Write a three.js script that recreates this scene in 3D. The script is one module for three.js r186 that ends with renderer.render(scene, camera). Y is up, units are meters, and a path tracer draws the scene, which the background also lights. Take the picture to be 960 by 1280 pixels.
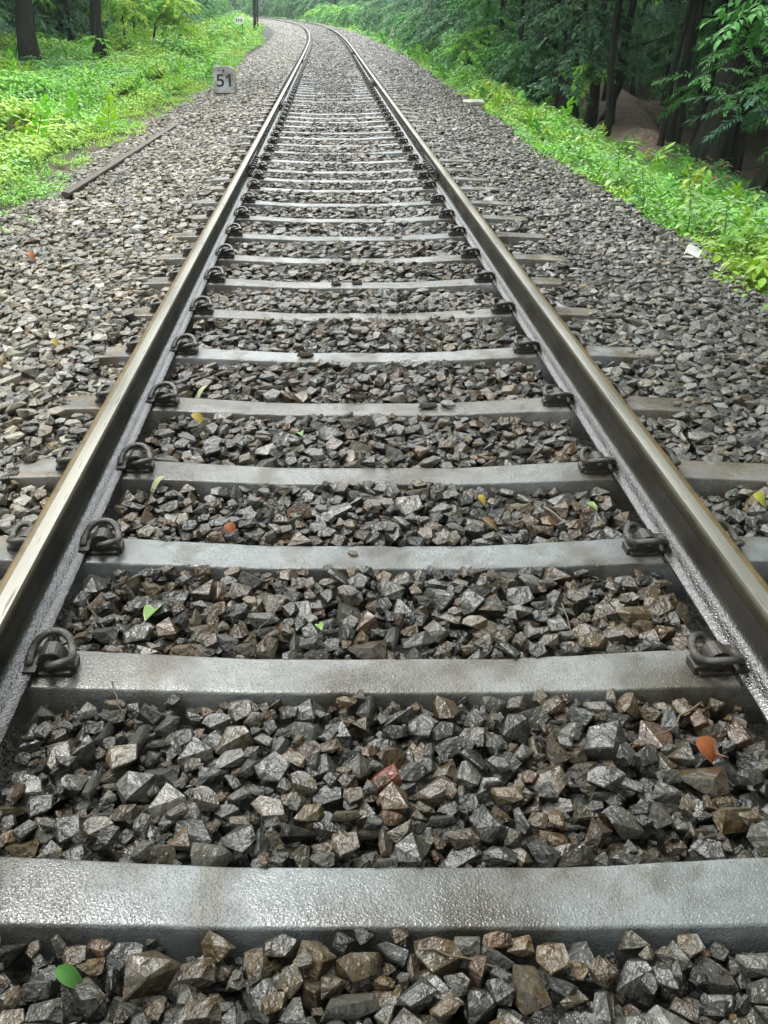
import * as THREE from 'three';
import { ConvexGeometry } from 'three/addons/geometries/ConvexGeometry.js';
import { mergeGeometries, mergeVertices, toCreasedNormals } from 'three/addons/utils/BufferGeometryUtils.js';
import { TextGeometry } from 'three/addons/geometries/TextGeometry.js';
import { FontLoader } from 'three/addons/loaders/FontLoader.js';

// ---------------------------------------------------------------- camera, sky, sun, exposure
const scene = new THREE.Scene();
const PITCH = THREE.MathUtils.degToRad(28.04), FPX = 1165, CAM = new THREE.Vector3(-0.134, 1.336, 0);
const camera = new THREE.PerspectiveCamera(2 * Math.atan(640 / FPX) * 180 / Math.PI, 0.75, 0.05, 1500);
camera.position.copy(CAM); camera.rotation.x = -PITCH;
camera.setViewOffset(960, 1280, 72.2, 0, 960, 1280);
scene.add(camera);
{ // overcast sky: brighter towards the zenith, the same all round
  const W = 128, H = 64, d = new Float32Array(W * H * 4);
  for (let j = 0; j < H; j++) {
    const el = ((j + 0.5) / H - 0.5) * Math.PI, g = el > 0 ? (1 + 0.7 * Math.sin(el)) / 1.5 : 0.5;
    for (let i = 0; i < W; i++) { const o = (j * W + i) * 4; d[o] = 2.05 * g; d[o + 1] = 2.12 * g; d[o + 2] = 2.2 * g; d[o + 3] = 1; }
  }
  const t = new THREE.DataTexture(d, W, H, THREE.RGBAFormat, THREE.FloatType);
  t.mapping = THREE.EquirectangularReflectionMapping; t.magFilter = THREE.LinearFilter; t.needsUpdate = true;
  scene.background = t; scene.environment = t;
}
const sun = new THREE.DirectionalLight(new THREE.Color(1, 0.97, 0.9), 1.5);
sun.position.set(-14, 60, -34); sun.target.position.set(0, 0, -8); sun.castShadow = true; sun.shadow.radius = 30;
sun.shadow.mapSize.set(2048, 2048);
Object.assign(sun.shadow.camera, { left: -50, right: 50, top: 50, bottom: -50, near: 1, far: 180 });
scene.add(sun, sun.target);
const renderer = new THREE.WebGLRenderer({ antialias: true });
renderer.toneMapping = THREE.LinearToneMapping; renderer.toneMappingExposure = 2.15;
renderer.shadowMap.enabled = true;
scene.fog = new THREE.FogExp2(new THREE.Color(0.7, 0.86, 0.8), 0.0006);

// ---------------------------------------------------------------- helpers
const { clamp, lerp, smoothstep } = THREE.MathUtils, V3 = THREE.Vector3, sin = Math.sin, cos = Math.cos, PI = Math.PI;
const RNG = (s) => () => { s = (s + 0x6d2b79f5) | 0; let t = Math.imul(s ^ (s >>> 15), 1 | s); t = (t + Math.imul(t ^ (t >>> 7), 61 | t)) ^ t; return ((t ^ (t >>> 14)) >>> 0) / 4294967296; };
const hash2 = (x, y, s = 0) => { let h = Math.imul(x | 0, 374761393) + Math.imul(y | 0, 668265263) + Math.imul(s | 0, 2147483647 ^ 0x5bd1e995); h = Math.imul(h ^ (h >>> 13), 1274126177); return ((h ^ (h >>> 16)) >>> 0) / 4294967296; };
function noise(x, y, per = 0, seed = 0) { // value noise, periodic when per > 0
  const xi = Math.floor(x), yi = Math.floor(y), fx = x - xi, fy = y - yi, u = fx * fx * (3 - 2 * fx), v = fy * fy * (3 - 2 * fy);
  const w = (a) => per ? ((a % per) + per) % per : a;
  return lerp(lerp(hash2(w(xi), w(yi), seed), hash2(w(xi + 1), w(yi), seed), u), lerp(hash2(w(xi), w(yi + 1), seed), hash2(w(xi + 1), w(yi + 1), seed), u), v);
}
const fbm = (x, y, per, oct, seed = 0) => { let s = 0, a = 0.5, n = 0; for (let i = 0; i < oct; i++) { s += a * noise(x, y, per, seed + i); n += a; a *= 0.5; x *= 2; y *= 2; per *= 2; } return s / n; };
const used = new Map();
function numbered(name) { const n = used.get(name) ?? 0; used.set(name, n + 1); return n ? `${name}_${String(n).padStart(3, '0')}` : name; }
function tag(o, label, category, group) { o.userData.label = label; if (category) o.userData.category = category; if (group) o.userData.group = group; return o; }
function thing(name, label, category, group) { const g = new THREE.Group(); g.name = numbered(name); tag(g, label, category, group); scene.add(g); return g; }
function mesh(name, geo, mat, parent) { const m = new THREE.Mesh(geo, mat); m.name = parent ? name : numbered(name); m.castShadow = m.receiveShadow = true; (parent || scene).add(m); return m; }
function structure(name, geo, mat, label) { const m = mesh(name, geo, mat); m.userData.kind = 'structure'; if (label) m.userData.label = label; return m; }
const tmpM = new THREE.Matrix4(), tmpQ = new THREE.Quaternion(), tmpE = new THREE.Euler();
function inst(name, geo, mat, list, parent) { // list of { m: Matrix4, c: Color }
  const im = new THREE.InstancedMesh(geo, mat, list.length); im.name = parent ? name : numbered(name);
  list.forEach((e, i) => { im.setMatrixAt(i, e.m); if (e.c) im.setColorAt(i, e.c); });
  im.castShadow = im.receiveShadow = true; (parent || scene).add(im); return im;
}
const mat4 = (p, e, s) => new THREE.Matrix4().compose(p, new THREE.Quaternion().setFromEuler(e), s);
const lin = (r, g, b) => new THREE.Color().setRGB(r, g, b);

// ---------------------------------------------------------------- track frame: s along the line, u to the right of its middle
const DS = 0.25, S_MIN = -40, S_MAX = 460, FR = [];
{
  let x = 0, d = 0, phi = 0, y = 0;
  for (let s = 0; s <= S_MAX; s += DS) {
    FR.push({ x, d, phi, y });
    const k = s > 230 ? 0 : clamp((s - 28.2) / 80.5, 0, 1) / 289; phi += k * DS; x -= sin(phi) * DS; d += cos(phi) * DS;
    y += (s > 230 ? 0 : 0.0109 * clamp(s / 81, 0, 1)) * DS;
  }
}
function frame(s) { if (s <= 0) return { x: 0, d: s, phi: 0, y: 0 }; const i = Math.min(s / DS, FR.length - 2), k = Math.floor(i), f = i - k, a = FR[k], b = FR[k + 1]; return { x: lerp(a.x, b.x, f), d: lerp(a.d, b.d, f), phi: lerp(a.phi, b.phi, f), y: lerp(a.y, b.y, f) }; }
function W(u, s, y = 0, out = new V3()) { const f = frame(s); return out.set(f.x + u * cos(f.phi), f.y + y, -(f.d + u * sin(f.phi))); }
function project(p) { // photograph pixels (960 x 1280) and depth
  const h = CAM.y - p.y, d = -p.z, z = d * cos(PITCH) + h * sin(PITCH);
  return [407.8 + FPX * (p.x - CAM.x) / z, 640 + FPX * (h * cos(PITCH) - d * sin(PITCH)) / z, z];
}
const pw = (t, pts) => { for (let i = 1; i < pts.length; i++) if (t <= pts[i][0]) { const k = clamp((t - pts[i - 1][0]) / (pts[i][0] - pts[i - 1][0]), 0, 1); return lerp(pts[i - 1][1], pts[i][1], k * k * (3 - 2 * k)); } return pts[pts.length - 1][1]; };
const edgeR = (s) => pw(s, [[0, 2.5], [10, 2.5], [17, 2.62], [27, 2.9], [45, 3.25], [200, 3.5]]) + 0.22 * (noise(s * 0.7, 3) - 0.5) + 0.12 * (noise(s * 3, 9) - 0.5);
const edgeL = (s) => -pw(s, [[0, 2.75], [8, 2.75], [12, 2.85], [22, 2.75], [45, 3.3], [80, 4.2], [200, 4.4]]) + 0.3 * (noise(s * 0.6, 13) - 0.5) + 0.15 * (noise(s * 2.5, 19) - 0.5);
// height of the ballast surface and of the soil, over the sleeper seats
function ballastTop(u, s) {
  const cover = smoothstep(s, 17, 34), n = (noise(u * 1.7, s * 1.7, 0, 5) - 0.5);
  if (u < -1.15) return pw(-u, [[1.1, 0.0], [1.3, 0.012], [1.6, 0.008], [2.1, -0.03], [2.6, -0.085], [3.4, -0.2]]) + n * 0.035 + 0.01 * cover;
  if (u > 1.15) return pw(u, [[1.1, -0.03], [1.22, -0.006], [1.5, -0.01], [1.9, -0.045], [2.5, -0.2], [3.6, -0.36]]) + n * 0.03;
  return -0.026 + 0.004 * smoothstep(s, 2.2, 6) + cover * 0.022 + n * (0.03 + 0.03 * cover);
}
function soil(u, s) {
  const n = (noise(u * 0.35 + 50, s * 0.35 + 50, 0, 7) - 0.5), far = smoothstep(Math.abs(u), 3, 7);
  let y;
  if (u < 0) y = pw(-u, [[0, -0.25], [2.0, -0.2], [2.7, -0.15], [3.2, -0.13], [5, -0.06], [7.5, 0.04], [14, 0.3], [30, 1.6], [80, 6]]);
  else y = pw(u, [[0, -0.25], [2.0, -0.24], [2.6, -0.3], [3.2, -0.42], [5.0, -1.0], [8, -1.25], [14, -1.0], [30, 0.6], [80, 7]]);
  return y + n * 0.35 * far;
}

// ---------------------------------------------------------------- textures
function tex(n, fn, srgb) {
  const d = new Uint8Array(n * n * 4);
  for (let j = 0; j < n; j++) for (let i = 0; i < n; i++) {
    const c = fn(i / n, j / n), o = (j * n + i) * 4;
    for (let k = 0; k < 3; k++) { const v = clamp(Array.isArray(c) ? c[k] : c, 0, 1); d[o + k] = 255 * (srgb ? (v < 0.0031308 ? v * 12.92 : 1.055 * Math.pow(v, 1 / 2.4) - 0.055) : v); }
    d[o + 3] = 255;
  }
  const t = new THREE.DataTexture(d, n, n); t.wrapS = t.wrapT = THREE.RepeatWrapping; t.magFilter = t.minFilter = THREE.LinearFilter;
  if (srgb) t.colorSpace = THREE.SRGBColorSpace; t.needsUpdate = true; return t;
}
const rep = (t, x, y = x) => { const c = t.clone(); c.repeat.set(x, y); c.needsUpdate = true; return c; };
const T = {};
T.concrete = tex(1024, (x, y) => { // 0.8 m
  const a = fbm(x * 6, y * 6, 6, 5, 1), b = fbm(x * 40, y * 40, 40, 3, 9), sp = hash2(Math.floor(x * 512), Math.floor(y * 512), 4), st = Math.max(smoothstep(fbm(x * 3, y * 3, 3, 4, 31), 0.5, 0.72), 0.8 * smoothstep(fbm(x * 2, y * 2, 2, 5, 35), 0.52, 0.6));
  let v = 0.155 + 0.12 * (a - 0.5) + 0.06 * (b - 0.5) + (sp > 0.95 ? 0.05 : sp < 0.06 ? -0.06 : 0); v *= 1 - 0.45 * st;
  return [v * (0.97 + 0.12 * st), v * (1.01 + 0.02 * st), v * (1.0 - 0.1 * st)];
}, true);
T.concreteBump = tex(1024, (x, y) => {
  const a = fbm(x * 150, y * 150, 150, 2, 2), p = noise(x * 230, y * 230, 230, 6), q = noise(x * 60, y * 60, 60, 16);
  return 0.5 + 0.5 * (a - 0.5) - 0.5 * smoothstep(p, 0.72, 0.95) - 0.45 * smoothstep(q, 0.9, 0.98) + 0.25 * (fbm(x * 10, y * 10, 10, 3, 7) - 0.5);
});
T.concreteRough = tex(512, (x, y) => { const a = fbm(x * 5, y * 5, 5, 4, 41), b = fbm(x * 30, y * 30, 30, 3, 43); return 0.27 + 0.22 * smoothstep(a, 0.42, 0.6) + 0.08 * (b - 0.5); });
T.stone = tex(512, (x, y) => { const a = fbm(x * 5, y * 5, 5, 5, 51), s = fbm(x * 4, y * 26, 4, 4, 53), g = hash2(Math.floor(x * 256), Math.floor(y * 256), 5), v = 0.74 + 0.75 * (a - 0.5) + 0.14 * (s - 0.5) + 0.22 * (g - 0.5); return [v, v, v * 0.98]; }, true);
T.stoneBrown = tex(512, (x, y) => { const a = fbm(x * 5, y * 5, 5, 5, 61), s = fbm(x * 5, y * 20, 5, 4, 63), k = smoothstep(fbm(x * 3, y * 3, 3, 4, 66), 0.46, 0.6), v = 0.7 + 0.7 * (a - 0.5) + 0.14 * (s - 0.5); return [v * (1 + 0.1 * k), v * (1 - 0.12 * k), v * (1 - 0.42 * k)]; }, true);
T.stoneBump = tex(512, (x, y) => 0.5 + 0.6 * (fbm(x * 3, y * 3, 3, 2, 77) - 0.5) + 0.8 * (fbm(x * 9, y * 9, 9, 5, 71) - 0.5) + 0.18 * (fbm(x * 6, y * 24, 6, 3, 73) - 0.5));
T.stoneRough = tex(256, (x, y) => 0.16 + 0.38 * fbm(x * 6, y * 6, 6, 4, 75));
T.rustBump = tex(512, (x, y) => 0.5 + 0.7 * (fbm(x * 60, y * 60, 60, 3, 81) - 0.5) - 0.4 * smoothstep(noise(x * 36, y * 36, 36, 83), 0.6, 0.9));
T.rust = tex(512, (x, y) => { const a = fbm(x * 8, y * 8, 8, 5, 91), b = fbm(x * 60, y * 60, 60, 2, 93), v = 0.7 + 0.9 * (a - 0.5) + 0.3 * (b - 0.5); return [v, v * 0.97, v * 0.9]; }, true);
T.streak = tex(512, (x, y) => { const a = fbm(x * 2, y * 40, 2, 4, 101), k = smoothstep(fbm(x * 12, y * 12, 12, 3, 105), 0.7, 0.8), v = 0.8 + 0.75 * (a - 0.5) - 0.3 * k; return [v, v, v * 0.98]; }, true);
T.streakRough = tex(512, (x, y) => 0.24 + 0.2 * fbm(x * 2, y * 50, 2, 4, 111) + 0.3 * smoothstep(fbm(x * 12, y * 12, 12, 3, 105), 0.66, 0.76));
T.bark = tex(512, (x, y) => { const a = fbm(x * 14, y * 3, 14, 5, 121), m = smoothstep(fbm(x * 4, y * 4, 4, 4, 125), 0.52, 0.66), v = 0.6 + 0.9 * (a - 0.5); return [v * (1 - 0.25 * m), v * (1 + 0.1 * m), v * (1 - 0.3 * m)]; }, true);
T.barkBump = tex(512, (x, y) => 0.5 + 1.1 * (fbm(x * 14, y * 3, 14, 5, 121) - 0.5));
T.ground = tex(512, (x, y) => { const a = fbm(x * 8, y * 8, 8, 5, 131), b = fbm(x * 50, y * 50, 50, 3, 133), g = hash2(Math.floor(x * 200), Math.floor(y * 200), 8), v = 0.7 + 0.7 * (a - 0.5) + 0.5 * (b - 0.5) + (g > 0.9 ? 0.25 : 0); return [v, v * 0.98, v * 0.94]; }, true);
T.groundBump = tex(512, (x, y) => fbm(x * 30, y * 30, 30, 4, 141));
T.leaf = tex(128, (x, y) => { const v = 0.8 + 0.4 * (fbm(x * 6, y * 6, 6, 3, 151) - 0.5) + 0.12 * (Math.abs(x - 0.5) < 0.05 ? 1 : 0); return [v, v, v * 0.9]; }, true);

// ---------------------------------------------------------------- materials
const std = (o) => new THREE.MeshPhysicalMaterial(o);
const M = {
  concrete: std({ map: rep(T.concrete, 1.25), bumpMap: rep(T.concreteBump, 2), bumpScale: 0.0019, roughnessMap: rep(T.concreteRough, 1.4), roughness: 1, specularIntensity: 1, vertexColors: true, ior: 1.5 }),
  rail: std({ color: lin(0.045, 0.039, 0.033), map: rep(T.rust, 3), bumpMap: rep(T.rustBump, 5), bumpScale: 0.0014, roughness: 0.16, ior: 1.8 }),
  railSide: std({ color: lin(0.04, 0.034, 0.02), specularIntensity: 0.6, map: rep(T.rust, 2), roughness: 0.5, bumpMap: rep(T.rustBump, 3), bumpScale: 0.0006 }),
  railRust: std({ color: lin(0.13, 0.088, 0.028), map: rep(T.rust, 3), roughness: 0.45, bumpMap: rep(T.rustBump, 3), bumpScale: 0.0006 }),
  railTop: std({ color: lin(0.36, 0.345, 0.3), map: rep(T.streak, 0.8, 12), roughnessMap: rep(T.streakRough, 0.8, 12), roughness: 1, metalness: 0.85 }),
  clip: std({ color: lin(0.04, 0.035, 0.026), map: rep(T.rust, 4), roughness: 0.25, ior: 1.6, bumpMap: rep(T.rustBump, 4), bumpScale: 0.0007 }),
  castIron: std({ color: lin(0.04, 0.034, 0.026), map: rep(T.rust, 6), roughness: 0.42, bumpMap: rep(T.rustBump, 6), bumpScale: 0.0012 }),
  pad: std({ color: lin(0.03, 0.03, 0.03), roughness: 0.6 }),
  bark: std({ color: lin(0.03, 0.027, 0.021), map: rep(T.bark, 1, 1), bumpMap: rep(T.barkBump, 1, 1), bumpScale: 0.06, roughness: 0.8, specularIntensity: 0.4 }),
  twig: std({ color: lin(0.09, 0.065, 0.04), roughness: 0.5 }),
  ground: std({ map: rep(T.ground, 1), bumpMap: rep(T.groundBump, 1.3), bumpScale: 0.05, roughness: 0.8, vertexColors: true }),
  path: std({ color: lin(0.23, 0.165, 0.125), map: rep(T.ground, 0.7), bumpMap: rep(T.groundBump, 0.6), bumpScale: 0.08, roughness: 0.85 }),
  herb: std({ color: lin(1, 1, 1), roughness: 0.9, transmission: 0.42, clearcoat: 0.18, clearcoatRoughness: 0.35, side: THREE.DoubleSide }),
  canopy: std({ color: lin(1, 1, 1), roughness: 0.9, transmission: 0.35, clearcoat: 0.25, clearcoatRoughness: 0.35, side: THREE.DoubleSide }),
  stem: std({ color: lin(0.1, 0.19, 0.03), roughness: 0.6 }),
  white: std({ color: lin(2.4, 2.4, 2.2), roughness: 0.55, map: rep(T.concrete, 3) }),
  stonePost: std({ color: lin(1.9, 1.9, 1.85), roughness: 0.6, map: rep(T.concrete, 2), bumpMap: rep(T.concreteBump, 2), bumpScale: 0.003 }),
  ink: std({ color: lin(0.012, 0.012, 0.013), roughness: 0.6 }),
  paper: std({ color: lin(0.8, 0.8, 0.78), roughness: 0.6, side: THREE.DoubleSide }),
};
const leafMats = {};
const leafMat = (c, r = 0.9, t = 0.35) => leafMats[c.join()] ??= std({ color: lin(...c), roughness: r, transmission: t, map: T.leaf, clearcoat: 0.5, clearcoatRoughness: 0.25, side: THREE.DoubleSide });
const stoneBase = { roughness: 1, roughnessMap: rep(T.stoneRough, 1), bumpMap: T.stoneBump, bumpScale: 0.0085, specularIntensity: 1, ior: 1.6 };
M.stoneGrey = std({ ...stoneBase, map: T.stone }); M.stoneBrown = std({ ...stoneBase, map: T.stoneBrown });

// ---------------------------------------------------------------- ground: one sheet
{
  const us = [], ss = []; let u = 0;
  for (const [to, st] of [[3, 0.25], [8, 0.4], [20, 1], [60, 4], [150, 15]]) for (; u < to - 1e-6; u += st) us.push(u); us.push(150);
  const U = [...us.slice(1).reverse().map((a) => -a), ...us];
  let s = S_MIN; for (const [to, st] of [[0, 4], [30, 0.4], [80, 1], [200, 2.5], [450, 10]]) for (; s < to - 1e-6; s += st) ss.push(s);
  const pos = [], col = [], uv = [], idx = [], p = new V3();
  for (const a of ss) for (const b of U) {
    const far = Math.abs(b) > 100 ? 1 : 0; W(b, a, soil(b, a), p); pos.push(p.x, p.y, p.z); uv.push(b, a);
    const bed = b > edgeL(a) - 0.15 && b < edgeR(a) + 0.1, n = noise(b * 1.3, a * 1.3, 0, 15), m = noise(b * 0.5, a * 0.5, 0, 17);
    let c = bed ? [0.05, 0.045, 0.038] : [0.085 + 0.05 * n, 0.06 + 0.03 * n, 0.036 + 0.012 * n];
    if (!bed && m > 0.52) c = [0.045, 0.06, 0.022]; if (far) c = [0.05, 0.06, 0.03];
    col.push(...c);
  }
  const n = U.length; for (let i = 0; i < ss.length - 1; i++) for (let j = 0; j < n - 1; j++) { const k = i * n + j; idx.push(k, k + 1, k + n, k + 1, k + n + 1, k + n); }
  const g = new THREE.BufferGeometry(); g.setAttribute('position', new THREE.Float32BufferAttribute(pos, 3)); g.setAttribute('uv', new THREE.Float32BufferAttribute(uv, 2)); g.setAttribute('color', new THREE.Float32BufferAttribute(col, 3)); g.setIndex(idx); g.computeVertexNormals();
  structure('ground', g, M.ground, 'earth and leaf litter under the track bed and the forest');
}
{ // trail
  const pos = [], uv = [], idx = [], C = [[4.9, 14], [5.5, 16.5], [6.2, 20], [7.0, 24], [7.9, 28.5], [8.6, 33], [9.2, 37]], p = new V3(); let r = 0;
  for (let i = 0; i < C.length - 1; i++) for (let k = 0; k < 8; k++, r++) {
    const f = k / 8, cu = lerp(C[i][0], C[i + 1][0], f), s = lerp(C[i][1], C[i + 1][1], f), w = 0.95 + 0.4 * (noise(s, 3) - 0.5) - 0.25 * smoothstep(s, 26, 37);
    for (let j = 0; j <= 8; j++) { const v = j / 4 - 1, u = cu + v * w; W(u, s, soil(u, s) + 0.03 + 0.5 * (1 - v * v) * smoothstep(s, 15, 19) + (0.2 * (noise(u * 2, s * 2, 0, 4) - 0.5) + 0.1 * (noise(u * 6, s * 6, 0, 4) - 0.5)) * (1 - v * v) - (Math.abs(v) > 0.99 ? 0.06 : 0), p); pos.push(p.x, p.y, p.z); uv.push(u, s); }
    if (r) for (let j = 0; j < 8; j++) { const q = r * 9 + j; idx.push(q - 9, q - 8, q, q - 8, q + 1, q); }
  }
  const g = new THREE.BufferGeometry(); g.setAttribute('position', new THREE.Float32BufferAttribute(pos, 3)); g.setAttribute('uv', new THREE.Float32BufferAttribute(uv, 2)); g.setIndex(idx); g.computeVertexNormals();
  structure('dirt_path', g, M.path, 'brown dirt path climbing between the dark trunks on the right');
}

// ---------------------------------------------------------------- sleepers
const sleeperS = [1.2, 1.82, 2.36, 2.89, 3.49, 4.12, 4.76, 5.39, 5.99, 6.65, 7.29, 7.93, 8.61, 9.15, 9.71, 10.39, 11.1, 11.79, 12.48, 13.1, 13.79, 14.47, 15.06, 15.7, 16.39, 17.13, 17.95, 18.6, 19.3].map((a) => a - 0.075);
{ const r = RNG(5); while (sleeperS[sleeperS.length - 1] < 168) sleeperS.push(sleeperS[sleeperS.length - 1] + 0.63 + 0.07 * (r() - 0.5)); }
const HALF = 1.375, GAUGE = 0.838, RAILU = GAUGE + 0.0335;
function sleeperTop(u) { const a = Math.abs(u); return a > 1.02 ? -0.0 - 0.012 * smoothstep(a, 1.02, 1.375) + 0.004 : a > 0.72 ? (a - RAILU) * 0.03 : lerp(-0.026, (0.72 - RAILU) * 0.03, clamp((a - 0.3) / 0.42, 0, 1)); }
const sleeperHalfTop = (u) => lerp(0.066, 0.073, smoothstep(Math.abs(u), 0.3, 0.75));
function sleeperGeo(seed) {
  const N = 110, pos = [], uv = [], idx = [], col = [], r = RNG(seed), off = [r() * 9, r() * 9];
  const sec = (u) => {
    const t = sleeperTop(u), h = sleeperHalfTop(u), b = 0.007, out = [], e = clamp((HALF - Math.abs(u)) / 0.012, 0, 1), drop = (1 - Math.sqrt(1 - (1 - e) ** 2)) * 0.01;
    const side = [[-(h + 0.045), -0.21], [-(h + 0.022), t - 0.09], [-(h + 0.006), t - 0.03], [-h, t - b], [-h + b * 0.3, t - b * 0.3], [-h + b, t]];
    for (const q of side) out.push(q); for (const f of [-0.6, -0.2, 0.2, 0.6]) out.push([f * h, t + 0.0008]); for (const q of side.slice().reverse()) out.push([-q[0], q[1]]);
    return out.map(([z, y]) => [z, y - (y > -0.2 ? drop : 0)]);
  };
  const K = sec(0).length;
  for (let i = 0; i <= N; i++) {
    let u = -HALF + 2 * HALF * i / N; if (i === 1) u = -HALF + 0.006; if (i === N - 1) u = HALF - 0.006;
    let per = 0, prev = null;
    sec(u).forEach(([z, y], k) => {
      const wob = ((noise(u * 14 + off[0], k * 3 + off[1], 0, seed) - 0.5) * 0.002 + (noise(u * 40 + off[0], k + off[1], 0, seed + 1) > 0.86 ? -0.004 : 0)) * (k > 2 && k < K - 3 ? 1 : 0.4);
      if (prev) per += Math.hypot(z - prev[0], y - prev[1]); prev = [z, y];
      pos.push(u, y + wob * 0.5, z + (k < 6 ? -wob : k > K - 7 ? wob : 0)); uv.push(u + off[0], per + off[1]);
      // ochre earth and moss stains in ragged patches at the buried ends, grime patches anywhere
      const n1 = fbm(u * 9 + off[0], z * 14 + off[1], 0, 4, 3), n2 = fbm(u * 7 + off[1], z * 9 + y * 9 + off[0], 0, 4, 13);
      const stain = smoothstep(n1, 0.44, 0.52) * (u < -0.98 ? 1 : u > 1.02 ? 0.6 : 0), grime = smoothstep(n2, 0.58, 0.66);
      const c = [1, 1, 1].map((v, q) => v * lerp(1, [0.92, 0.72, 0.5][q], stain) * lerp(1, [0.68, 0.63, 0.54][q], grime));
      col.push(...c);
    });
    if (i) for (let k = 0; k < K - 1; k++) { const a = (i - 1) * K + k; idx.push(a, a + 1, a + K, a + 1, a + K + 1, a + K); }
  }
  for (const [i, f] of [[0, 0], [N, 1]]) { const b = i * K; for (let k = 1; k < K - 1; k++) f ? idx.push(b, b + k, b + k + 1) : idx.push(b, b + k + 1, b + k); }
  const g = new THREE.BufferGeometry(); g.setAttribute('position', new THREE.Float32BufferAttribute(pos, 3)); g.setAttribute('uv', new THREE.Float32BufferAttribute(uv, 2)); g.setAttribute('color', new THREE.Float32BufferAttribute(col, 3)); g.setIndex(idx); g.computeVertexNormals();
  return g;
}
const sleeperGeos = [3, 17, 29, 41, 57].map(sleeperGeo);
// e-shaped spring clip; p along the rail, r up, q away from the rail, origin at the edge of the rail foot on the sleeper
const V = (p, r, q) => new V3(q, r, p);
const clipGeo = (() => {
  const c = new THREE.CatmullRomCurve3([V(-0.03, 0.036, 0.036), V(0.0, 0.036, 0.036), V(0.03, 0.036, 0.036), V(0.048, 0.042, 0.038), V(0.058, 0.052, 0.05), V(0.052, 0.056, 0.07), V(0.034, 0.048, 0.082), V(0.008, 0.037, 0.083), V(-0.018, 0.041, 0.08), V(-0.042, 0.055, 0.071), V(-0.056, 0.066, 0.05), V(-0.056, 0.067, 0.024), V(-0.044, 0.055, 0.0), V(-0.024, 0.04, -0.012), V(0.0, 0.032, -0.015), V(0.02, 0.03, -0.013)], false, 'centripetal');
  const t = new THREE.TubeGeometry(c, 64, 0.0102, 10), caps = [0, 1].map((f) => { const s = new THREE.SphereGeometry(0.0102, 10, 8); const p = c.getPoint(f); s.translate(p.x, p.y, p.z); return s; });
  const m = mergeGeometries([t, ...caps]); m.translate(0, -0.018, 0); m.scale(1, 0.86, 1); m.translate(0, 0.016, 0); return m;
})();
function rounded(w, d, h, r, seg = 3) { const s = new THREE.Shape(); s.moveTo(-w / 2 + r, -d / 2); s.lineTo(w / 2 - r, -d / 2); s.quadraticCurveTo(w / 2, -d / 2, w / 2, -d / 2 + r); s.lineTo(w / 2, d / 2 - r); s.quadraticCurveTo(w / 2, d / 2, w / 2 - r, d / 2); s.lineTo(-w / 2 + r, d / 2); s.quadraticCurveTo(-w / 2, d / 2, -w / 2, d / 2 - r); s.lineTo(-w / 2, -d / 2 + r); s.quadraticCurveTo(-w / 2, -d / 2, -w / 2 + r, -d / 2); const b = Math.min(r, h / 3) * 0.6; const g = new THREE.ExtrudeGeometry(s, { depth: h - 2 * b, bevelSize: b, bevelThickness: b, bevelOffset: -b, bevelSegments: seg, curveSegments: 3 }); g.rotateX(-PI / 2); g.translate(0, b, 0); return g; }
const shoulderGeo = (() => { // cast housing the clip is driven into
  const s = new THREE.Shape(); s.moveTo(0.004, -0.006); s.lineTo(0.09, -0.006); s.lineTo(0.09, 0.014); s.lineTo(0.068, 0.02); s.quadraticCurveTo(0.058, 0.052, 0.038, 0.053); s.quadraticCurveTo(0.016, 0.054, 0.012, 0.03); s.lineTo(0.004, 0.022); s.closePath();
  const g = new THREE.ExtrudeGeometry(s, { depth: 0.044, bevelSize: 0.003, bevelThickness: 0.003, bevelSegments: 2, curveSegments: 5 }); g.translate(0, 0, -0.022);
  const base = rounded(0.078, 0.074, 0.012, 0.006); base.translate(0.045, -0.004, 0);
  return mergeGeometries([g.toNonIndexed ? (g.index ? g.toNonIndexed() : g) : g, base.index ? base.toNonIndexed() : base]);
})();
const linerGeo = (() => { const g = rounded(0.03, 0.1, 0.008, 0.003); g.translate(-0.008, 0.0165, 0); return g; })();
const padGeo = (() => { const g = new THREE.BoxGeometry(0.138, 0.006, 0.14); g.translate(0, 0.0032, 0); return g; })();
const farFastening = mergeGeometries([new THREE.TubeGeometry(new THREE.CatmullRomCurve3([V(0.03, 0.036, 0.036), V(0.058, 0.052, 0.05), V(0.034, 0.048, 0.082), V(-0.018, 0.041, 0.08), V(-0.056, 0.066, 0.05), V(-0.044, 0.055, 0.0), V(0.0, 0.032, -0.015)]), 14, 0.0115, 5), (() => { const b = new THREE.CylinderGeometry(0.026, 0.04, 0.056, 6); b.translate(0.045, 0.026, 0); return b; })()]);
const FOOT = 0.068;
const ORD = 'first second third fourth fifth sixth seventh eighth ninth tenth eleventh twelfth thirteenth fourteenth fifteenth sixteenth seventeenth eighteenth nineteenth twentieth twenty-first twenty-second twenty-third twenty-fourth twenty-fifth twenty-sixth twenty-seventh twenty-eighth twenty-ninth thirtieth thirty-first thirty-second thirty-third thirty-fourth thirty-fifth thirty-sixth thirty-seventh thirty-eighth thirty-ninth fortieth'.split(' ');
const sleeperLabels = ['wide wet grey concrete sleeper nearest the camera, with no spring clips in view', 'second concrete sleeper from the camera, its spring clips large and clear', 'third concrete sleeper from the camera, with one small stone on its middle', 'fourth concrete sleeper from the camera, just beyond the red stone', 'fifth concrete sleeper from the camera, with two brown stones right of its middle', 'sixth concrete sleeper from the camera, with one flat stone left of its middle'];
const sleepers = [], concretes = [[0.84, 0.88, 0.88], [1.02, 1, 0.95], [0.9, 0.88, 0.83], [1.1, 1.1, 1.09]].map((c) => { const m = M.concrete.clone(); m.color = lin(...c); return m; });
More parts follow.
